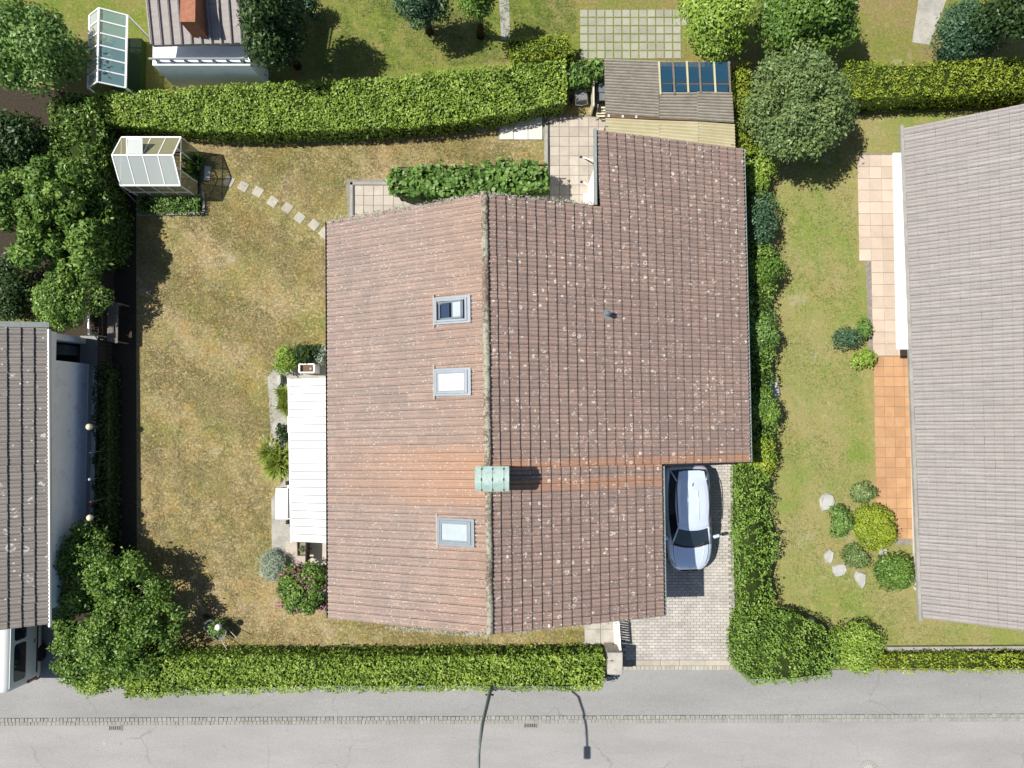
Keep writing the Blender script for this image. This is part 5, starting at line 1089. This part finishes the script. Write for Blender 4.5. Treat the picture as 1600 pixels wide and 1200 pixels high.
# ------------------------------------------------------------------ wheelbarrow planter on the lawn
c = U(338, 982, .4); t = thing('wheelbarrow', 'old wheelbarrow planted with greenery and carrying a white ball, near the lower hedge', 'wheelbarrow', (c.x, c.y, 0))
ang = math.radians(-38); R2 = Matrix.Rotation(ang, 3, 'Z'); w2 = lambda x, y, z: R2 @ Vector((x, y, 0))+Vector((c.x, c.y, z))
g = G(); rim = [(.42, .26), (.50, .12), (.50, -.12), (.42, -.26), (-.38, -.24), (-.46, -.1), (-.46, .1), (-.38, .24)]
bt = [(x*.72, y*.68) for x, y in rim]; n = 8
g.add([w2(x, y, .58) for x, y in rim]+[w2(x, y, .30) for x, y in bt]+[w2(x*.93, y*.93, .57) for x, y in rim]+[w2(x*.9, y*.9, .33) for x, y in bt], [(i, (i+1) % n, n+(i+1) % n, n+i) for i in range(n)]+[(2*n+i, 2*n+(i+1) % n, 3*n+(i+1) % n, 3*n+i) for i in range(n)]+[tuple(range(n, 2*n)), tuple(range(3*n, 4*n))]+[(i, (i+1) % n, 2*n+(i+1) % n, 2*n+i) for i in range(n)])
g.build('tray', M['grey_fabric'], t)
for s_ in (-1, 1):
    g = G(); g.path([w2(-.55, s_*.03, .22), w2(-.1, s_*.17, .3), w2(.45, s_*.25, .36), w2(.85, s_*.30, .55), w2(1.0, s_*.31, .57)], .017, 7); g.build('handle', M['stick'], t, smooth=True)
    g = G(); g.path([w2(.25, s_*.22, .32), w2(.42, s_*.24, .02), w2(.62, s_*.26, .30)], .014, 6); g.build('leg', M['stick'], t)
g = G(); g.lathe((0, 0, 0), [(.12, -.035), (.18, -.03), (.19, 0), (.18, .03), (.12, .035)], 18); p = w2(-.62, 0, .19); g.v = [tuple(R2 @ Vector((v[0], v[2], v[1]))+p) for v in g.v]; g.build('wheel', M['rubber'], t, smooth=True)
shrub('plant', 'yellow green plants growing out of the old wheelbarrow', 'plant', 340, 982, 17, 14, .78, M['leaf_vine'], nb=20, br=.14, dens=520, L=.07, lie=.8, fuzz=.35)
c2 = U(341, 980, .85); g = G(); g.ball((c2.x, c2.y, .85), .13, 16); g.box((c2.x, c2.y, .6), (.02, .02, .4)); tag(g.build('white_ball', M['white_globe'], smooth=True), 'white garden ball sitting in the plants of the wheelbarrow', 'ball')
# ------------------------------------------------------------------ entrance: pillar, gate
p = [U(x, y, 1.25) for x, y in ((949.5, 1020), (973, 1020), (973, 1054.5), (949, 1054))]; zc_ = 1.25
t = thing('gate_pillar', 'square speckled concrete pillar with letter slot between hedge and driveway', 'pillar', (p[0].lerp(p[2], .5).x, p[0].lerp(p[2], .5).y, 0))
g = G(); g.prism([(v.x, v.y) for v in p], 0, zc_, bevel=.015); g.build('pillar', M['concrete'], t)
g = G(); a, b = U(952, 1055.3, 1.1), U(968, 1055.6, 1.1); g.beam((a.x, p[3].y-.02, 1.08), (b.x, p[3].y-.02, 1.08), .05, .2); g.build('letter_box', M['blue'], t)
g = G(); a = U(955.5, 1032.5, 1.25); g.box((a.x, a.y, 1.257), (.11, .035, .012)); g.build('handle', M['black'], t)
t = thing('gate', 'narrow white metal gate standing beside the block paved driveway', 'gate', U(966, 992, 0)); zg = 1.0
a, b = U(965.5, 962, zg), U(969, 1014, zg)
g = G(); g.beam(a, b, .07, .05); g.beam((a.x, a.y, .18), (b.x, b.y, .18), .05, .05); gf = g.build('gate_frame', M['white'], t)
nb_ = 13
for i in range(nb_):
    q_ = a.lerp(b, (i+.5)/nb_); g = G(); g.box((q_.x, q_.y, .58), (.03, .065, .8)); g.build('bar', M['white'], t)
for q_ in (a, b): g = G(); g.box((q_.x, q_.y, .52), (.08, .08, 1.04)); g.build('post', M['white'], t)
g = G(); a2, b2 = U(962, 970, .3), U(965, 1012, .3); g.beam((a2.x-.05, a2.y, .15), (b2.x-.05, b2.y, .15), .11, .30); g.build('plinth', M['slab_white'], t)
g = G(); q4 = [U(x, y, .35) for x, y in ((946, 1009), (962, 1007), (968, 1019), (950, 1020))]; g.prism([(v.x, v.y) for v in q4], .3, .35); tag(g.build('wooden_cover', M['wood_brown']), 'brown wooden cover between the path slabs and the gate pillar', 'cover')
# ------------------------------------------------------------------ street lamp, drains, manhole
t = thing('street_lamp', 'curved grey street lamp pole rising from the lower hedge over the road', 'street lamp', (-.80, -10.88, 0))
g = G(); pts = [(-.80, -10.88, 0), (-.82, -10.88, 1.3), (-.92, -10.90, 2.8), (-1.03, -10.94, 4.3), (-1.06, -10.98, 5.4), (-1.07, -11.25, 6.0), (-1.07, -11.85, 6.32), (-1.06, -12.6, 6.44), (-1.06, -13.3, 6.48)]
g.path(pts, [.085, .08, .07, .062, .055, .05, .045, .04, .038], 12); g.build('pole', M['gutter'], t, smooth=True)
g = G(); g.box((-1.06, -13.48, 6.47), (.25, .52, .12)); lh = g.build('lamp_head', M['grey_frame'], t); bevel(lh, .04); g = G(); g.box((-1.06, -13.48, 6.40), (.18, .4, .03)); g.build('lens', M['lens'], lh)
g = G(); g.beam((-1.02, -10.92, 1.9), (-.70, -10.92, 1.9), .05, .05); g.build('clamp', M['black'], t)
for (x, y, lb) in ((180.5, 1133.5, 'street drain grate near the left end of the kerb'), (829, 1129.5, 'street drain grate below the street lamp shadow, in mid road edge')):
    c = U(x, y, .01); t = thing('drain_grate', lb, 'drain', (c.x, c.y, 0), 'drain grates beside the kerb')
    g = G(); hw, hd = .27, .19
    for (dx, dy, w, d) in ((-hw, 0, .05, 2*hd), (hw, 0, .05, 2*hd), (0, -hd, 2*hw, .05), (0, hd, 2*hw, .05), (0, .0, 2*hw, .04)): g.box((c.x+dx, c.y+dy, .012), (w, d, .022))
    g.build('frame', M['cobble'], t); g = G(); g.box((c.x, c.y, .006), (2*hw, 2*hd, .004)); g.build('pit', M['black'], t)
    for i in range(6): g = G(); g.box((c.x-hw+.09+i*.075, c.y, .012), (.028, 2*hd-.06, .016)); g.build('bar', M['edging'], t)
c = U(1357, 1203, .01); t = thing('manhole_cover', 'round manhole cover cut by the bottom edge at the right of the road', 'manhole', (c.x, c.y, 0))
g = G(); g.lathe((c.x, c.y, 0), [(.38, 0), (.38, .014), (.30, .014), (.30, 0)], 32); g.build('ring', M['edging'], t); g = G(); g.lathe((c.x, c.y, 0), [(.29, 0), (.29, .012), (.01, .014)], 28); g.build('cover', M['rock'], t)
g = G()
for i in range(16): a_ = i*math.pi/8; g.box((c.x+.24*math.cos(a_), c.y+.24*math.sin(a_), .014), (.05, .02, .008), rz=a_)
g.build('stud', M['dark_steel'], t)
c = U(163.5, 1162, .005); g = G(); g.lathe((c.x, c.y, 0), [(.075, 0), (.07, .012), (.01, .014)], 10); tag(g.build('valve_box', M['rock']), 'small round iron valve lid in the road below the left drain', 'valve lid')
# ------------------------------------------------------------------ cars
def smooth_grid(name, rows, mat, parent, close=False, caps=False):
    g = G(); n = len(rows[0]); vs = [p for r_ in rows for p in r_]; fs = []
    for i in range(len(rows)-1):
        for j in range(n if close else n-1): fs.append((i*n+j, i*n+(j+1) % n, (i+1)*n+(j+1) % n, (i+1)*n+j))
    if caps: fs += [tuple(range(n)), tuple(range((len(rows)-1)*n, len(rows)*n))]
    g.add(vs, fs); return g.build(name, mat, parent, smooth=True)
cf, cr = U(1078, 888, .55), U(1080, 731, 1.35); CL = (cr-cf).length; cx = (U(1078, 850, .9).x+U(1080, 790, 1.4).x)/2; hd = cf-cr; hd.z = 0; hd.normalize()
cm = Vector(((cf.x+cr.x)/2, (cf.y+cr.y)/2, 0)); cm.x = cx; sd_x = Vector((-hd.y, hd.x, 0))      # side = left of the driver
def cw(x, y, z): return cm + sd_x*x + hd*y + Vector((0, 0, z+.07))
car = thing('car', 'silver compact crossover car parked on the block paved driveway beside the brown roof', 'car', cm)
HL = CL/2; HWd = .90
def interp(tab, y):
    for (a0, b0), (a1, b1) in zip(tab, tab[1:]):
        if a0 <= y <= a1: t_ = (y-a0)/(a1-a0); t_ = t_*t_*(3-2*t_) if False else t_; return b0+(b1-b0)*t_
    return tab[0][1] if y < tab[0][0] else tab[-1][1]
wt = [(-HL, .70), (-HL+.08, .80), (-HL+.3, .88), (-1.2, .90), (.0, .90), (.9, .90), (1.25, .885), (1.6, .82), (HL-.22, .70), (HL-.08, .60), (HL, .50)]
zt_ = [(-HL, .72), (-HL+.1, .95), (-HL+.4, 1.02), (0, 1.0), (.75, .99), (1.0, .985), (1.4, .93), (1.75, .85), (HL-.15, .76), (HL-.05, .68), (HL, .58)]
ysn = sorted(set([-HL, -HL+.04, -HL+.1, -HL+.2, -HL+.4] + list(np.linspace(-HL+.6, HL-.5, 14)) + [HL-.35, HL-.22, HL-.12, HL-.05, HL]))
rows = []
for y in ysn:
    w = interp(wt, y); zt = interp(zt_, y); fr = max(0, (y-.9)/(HL-.9)); arch = 0
    pr = [(0, zt+.03), (.30*w, zt+.028), (.55*w, zt+.022+.008*fr), (.74*w, zt+.012+.012*fr), (.88*w, zt-.02), (.965*w, zt-.09), (1.0*w, zt-.20), (1.005*w, zt-.32), (.985*w, .42), (.97*w, .30), (.90*w, .22), (.5*w, .20), (0, .20)]
    rows.append([cw(x, y, z) for x, z in pr]+[cw(-x, y, z) for x, z in pr[-2:0:-1]])
body = smooth_grid('body', rows, M['car'], car, close=True, caps=True)
# cabin: outline rings from the belt line to the roof
def ring(yf, yr, wf, wm, wr, z, bowf=.10, bowr=.05):
    pts = []
    for s_, (a0, a1) in ((1, (0, 1)),):
        for t_ in np.linspace(-1, 1, 9): pts.append((t_*wf, yf+bowf*(1-t_*t_), z-(.02*t_*t_)))          # front, right -> left
        for t_ in np.linspace(.15, .85, 5): pts.append((wf+(wr-wf)*t_+(wm-(wf+wr)/2)*4*t_*(1-t_), yf+(yr-yf)*t_, z-.02))
        for t_ in np.linspace(1, -1, 9): pts.append((t_*wr, yr-bowr*(1-t_*t_), z-(.02*t_*t_)))
        for t_ in np.linspace(.85, .15, 5): pts.append((-(wf+(wr-wf)*t_+(wm-(wf+wr)/2)*4*t_*(1-t_)), yf+(yr-yf)*t_, z-.02))
    return [cw(*p) for p in pts]
yF, yR = 1.0, -HL+.10
R0 = ring(yF, yR, .76, .87, .74, 1.00, .14, .04); R1 = ring(.25, yR+.42, .59, .665, .58, 1.50, .10, .04); R2_ = ring(.14, yR+.34, .54, .63, .54, 1.545, .09, .03)
R3_ = ring(-.05, yR+.5, .42, .50, .42, 1.575, .06, .02); R4_ = ring(-.3, yR+.8, .18, .22, .18, 1.59, .03, .02)
nr_ = len(R0)
def zone(name, a, b, idx, mat, parent=car, off=0.0, inset=0.0):
    g = G()
    for j in idx:
        k2 = (j+1) % nr_; p = [a[j], a[k2], b[k2], b[j]]
        g.add(p, [(0, 1, 2, 3)])
    return g.build(name, mat, parent, smooth=True)
mid_ = lambda a, b, t_: [p.lerp(q_, t_) for p, q_ in zip(a, b)]
Ra, Rb = mid_(R0, R1, .10), mid_(R0, R1, .97)
front = list(range(0, 8)); left_ = list(range(8, 14)); back = list(range(14, 22)); right_ = list(range(22, 28))
zone('cowl', R0, Ra, front, M['black'], body); zone('waist_trim', R0, Ra, left_+right_+back, M['car'], body)
zone('windscreen', Ra, Rb, front, M['glass_dark']); zone('rear_window', Ra, Rb, back, M['glass_dark'])
zone('side_window', Ra, Rb, left_, M['glass_dark']); zone('side_window', Ra, Rb, right_, M['glass_dark'])
g = G()
for a, b in ((Rb, R1), (R1, R2_), (R2_, R3_), (R3_, R4_)):
    b_ = len(g.v); g.add(a+b, [(j, (j+1) % nr_, nr_+(j+1) % nr_, nr_+j) for j in range(nr_)])
g.add(R4_, [tuple(range(nr_))]); g.build('roof', M['car'], car, smooth=True)
for j in (0, 8, 14, 22):
    g = G(); g.path([R0[j]+Vector((0, 0, .01)), R0[j].lerp(R1[j], .5)+Vector((0, 0, .012)), R1[j]+Vector((0, 0, .0))], .032, 6); g.build('pillar', M['car'], car, smooth=True)
for s_ in (-1, 1):
    g = G(); g.path([cw(s_*.60, .05, 1.56), cw(s_*.625, -.6, 1.60), cw(s_*.62, yR+.7, 1.585), cw(s_*.58, yR+.42, 1.55)], .020, 6); g.build('roof_rail', M['dark_steel'], car, smooth=True)
    g = G(); g.path([cw(s_*.22, -.02, 1.583), cw(s_*.2, -.8, 1.603), cw(s_*.2, yR+.8, 1.60)], .012, 5); g.build('roof_rib', M['car'], car, smooth=True)
    # mirror
    g = G(); b0 = cw(s_*1.02, .70, 1.02); g.box(b0, (.26, .13, .13), mat=Matrix((sd_x*s_, hd, Vector((0, 0, 1)))).transposed() @ Matrix.Rotation(-.25, 3, 'Z')); mr = g.build('wing_mirror', M['car'], car); bevel(mr, .04, 3)
    g = G(); g.beam(cw(s_*.86, .72, .98), cw(s_*.99, .71, 1.0), .06, .05); g.build('arm', M['black'], mr)
    # lamps
    g = G(); g.path([cw(s_*.40, HL-.12, .72), cw(s_*.58, HL-.24, .76), cw(s_*.70, HL-.42, .80), cw(s_*.755, HL-.62, .84)], [.03, .05, .05, .02], 8); g.build('headlight', M['lens'], car, smooth=True)
    g = G(); g.path([cw(s_*.80, -HL+.14, .70), cw(s_*.74, -HL+.05, .70), cw(s_*.6, -HL-.0, .70)], [.02, .035, .02], 8); g.build('tail_light', M['red'], car, smooth=True)
    g = G(); g.path([cw(s_*.70, .99, 1.0), cw(s_*.70, 1.25, .968), cw(s_*.665, 1.55, .905), cw(s_*.60, 1.78, .85), cw(s_*.40, HL-.19, .782), cw(0, HL-.16, .79)], .007, 5); g.build('panel_gap', M['black'], body)
    for yd in (.62, -.32, -1.12): g = G(); g.path([cw(s_*.885, yd, .94), cw(s_*.912, yd, .70), cw(s_*.905, yd, .45)], .006, 5); g.build('panel_gap', M['black'], body)
    # crease on the bonnet
    g = G(); g.path([cw(s_*.50, .98, 1.005), cw(s_*.52, 1.3, .972), cw(s_*.46, 1.7, .885), cw(s_*.36, HL-.15, .79)], [.008, .016, .016, .006], 5); g.build('bonnet_crease', M['car'], body, smooth=True)
    for yw_ in (1.32, -1.30):
        g = G(); g.lathe((0, 0, 0), [(.20, -.1), (.315, -.10), (.325, -.06), (.325, .06), (.315, .10), (.20, .1)], 24); Q = cw(s_*.80, yw_, .255); g.v = [tuple(Q+sd_x*v[2]+hd*v[0]+Vector((0, 0, v[1]))) for v in g.v]; wh = g.build('wheel', M['rubber'], car, smooth=True)
        g = G(); g.lathe((0, 0, 0), [(.21, -.08), (.21, .085), (.05, .07)], 18); Q = cw(s_*.81, yw_, .255); g.v = [tuple(Q+sd_x*v[2]*s_+hd*v[0]+Vector((0, 0, v[1]))) for v in g.v]; g.build('rim', M['rim'], wh)
    g = G(); p0 = cw(s_*.18, 1.1, 1.03); g.path([p0, cw(s_*.55-.1, .98, 1.06), cw(s_*.62-.1, .88, 1.09)], .012, 5); g.build('wiper', M['black'], car)
g = G(); vs = [cw(x, y, z) for z in (1.535, 1.50) for x, y in ((-.56, yR+.42), (.56, yR+.42), (.50, yR+.06), (.3, yR+.02), (-.3, yR+.02), (-.50, yR+.06))]
g.add(vs, [(0, 1, 2, 3, 4, 5), (11, 10, 9, 8, 7, 6)]+[(i, (i+1) % 6, 6+(i+1) % 6, 6+i) for i in range(6)]); sp_ = g.build('spoiler', M['car'], car); bevel(sp_, .015)
g = G(); g.path([cw(0, yR+.62, 1.60), cw(0, yR+.48, 1.68)], [.018, .006], 6); g.build('aerial', M['black'], car)
g = G(); g.box(cw(0, HL+.005, .42), (.52, .02, .11), mat=Matrix((sd_x, hd, Vector((0, 0, 1)))).transposed()); g.build('number_plate', M['white'], car)
g = G(); g.box(cw(0, HL-.01, .60), (.7, .05, .16), mat=Matrix((sd_x, hd, Vector((0, 0, 1)))).transposed()); g.build('grille', M['black'], car)
g = G(); q_ = cw(0, HL-.04, .70); g.lathe(q_, [(.05, 0), (.04, .015)], 12); g.build('badge', M['rim'], car)
# white van at the lower left
vb, vt = U(64, 1060, .35), U(18, 1078, 2.0); vx = U(66, 1030, .3).x; vy0 = U(10, 1082, 1.9).y; VL = 4.9
van = thing('van', 'white van with dark side windows parked at the lower left beneath the grey roof edge', 'van', (vx-.95, vy0+VL/2, 0))
prof = [(0, .25), (.90, .28), (.95, .45), (.955, .95), (.90, 1.15), (.80, 1.75), (.74, 1.88), (.60, 1.96), (0, 2.0)]
rows = []
for y, k1, k2 in ((0, .94, .90), (.06, .98, .97), (.25, 1, 1), (1.2, 1, 1), (2.4, 1, 1), (3.6, 1, 1), (3.9, 1, .97), (4.4, .98, .62), (4.8, .92, .50), (VL, .85, .42)):
    def zz(z): return z if z < .95 else .95+(z-.95)*(1 if k2 >= .9 else (k2-.42)*1.6)
    rows.append([Vector((vx-.955+x*k1, vy0+y, zz(z)*(1 if z < .9 else 1))) for x, z in prof]+[Vector((vx-.955-x*k1, vy0+y, zz(z))) for x, z in prof[-2:0:-1]])
smooth_grid('body', rows, M['van'], van, close=True, caps=True)
for (y0_, y1_) in ((.28, 1.72), (1.85, 3.1), (3.2, 3.8)):
    for s_ in (-1, 1):
        def sp2(z): return vx-.955+s_*((.90-(z-1.15)/(.6)*.10)+.006)
        g = G(); za, zb = 1.17, 1.70; r_ = .07
        g.add([(sp2(za), vy0+y0_+r_, za), (sp2(za), vy0+y1_-r_, za), (sp2(za+r_), vy0+y1_, za+r_), (sp2(zb-r_), vy0+y1_, zb-r_), (sp2(zb), vy0+y1_-r_, zb), (sp2(zb), vy0+y0_+r_, zb), (sp2(zb-r_), vy0+y0_, zb-r_), (sp2(za+r_), vy0+y0_, za+r_)], [tuple(range(8))]); g.build('side_window', M['glass_dark'], van, recalc=False)
for s_ in (-1, 1):
    g = G(); g.box((vx-.955+s_*.925, vy0+.07, .82), (.07, .12, .50)); bevel(g.build('tail_light', M['red'], van), .02)
    for yw_ in (.95, 3.95):
        g = G(); g.lathe((0, 0, 0), [(.2, -.1), (.33, -.1), (.34, 0), (.33, .1), (.2, .1)], 22); g.v = [(vx-.955+s_*.86+v[2], vy0+yw_+v[0], .33+v[1]) for v in g.v]; g.build('wheel', M['rubber'], van, smooth=True)
    g = G(); g.box((vx-.955+s_*.955, vy0+1.6, .78), (.03, .16, .04)); g.build('door_handle', M['black'], van)
    g = G(); g.beam((vx-.955+s_*.77, vy0+.1, 1.85), (vx-.955+s_*.77, vy0+3.6, 1.85), .02, .03); g.build('roof_gutter', M['van'], van)
    g = G(); g.beam((vx-.955+s_*.962, vy0+.3, .62), (vx-.955+s_*.962, vy0+3.6, .62), .02, .07); g.build('trim_strip', M['dark_steel'], van)
g = G(); g.box((vx-.955, vy0-.02, .4), (1.8, .14, .2)); bevel(g.build('bumper', M['grey_fabric'], van), .04)
g = G(); g.box((vx-.955, vy0+.02, 1.45), (1.35, .04, .5)); g.build('rear_window', M['glass_dark'], van)
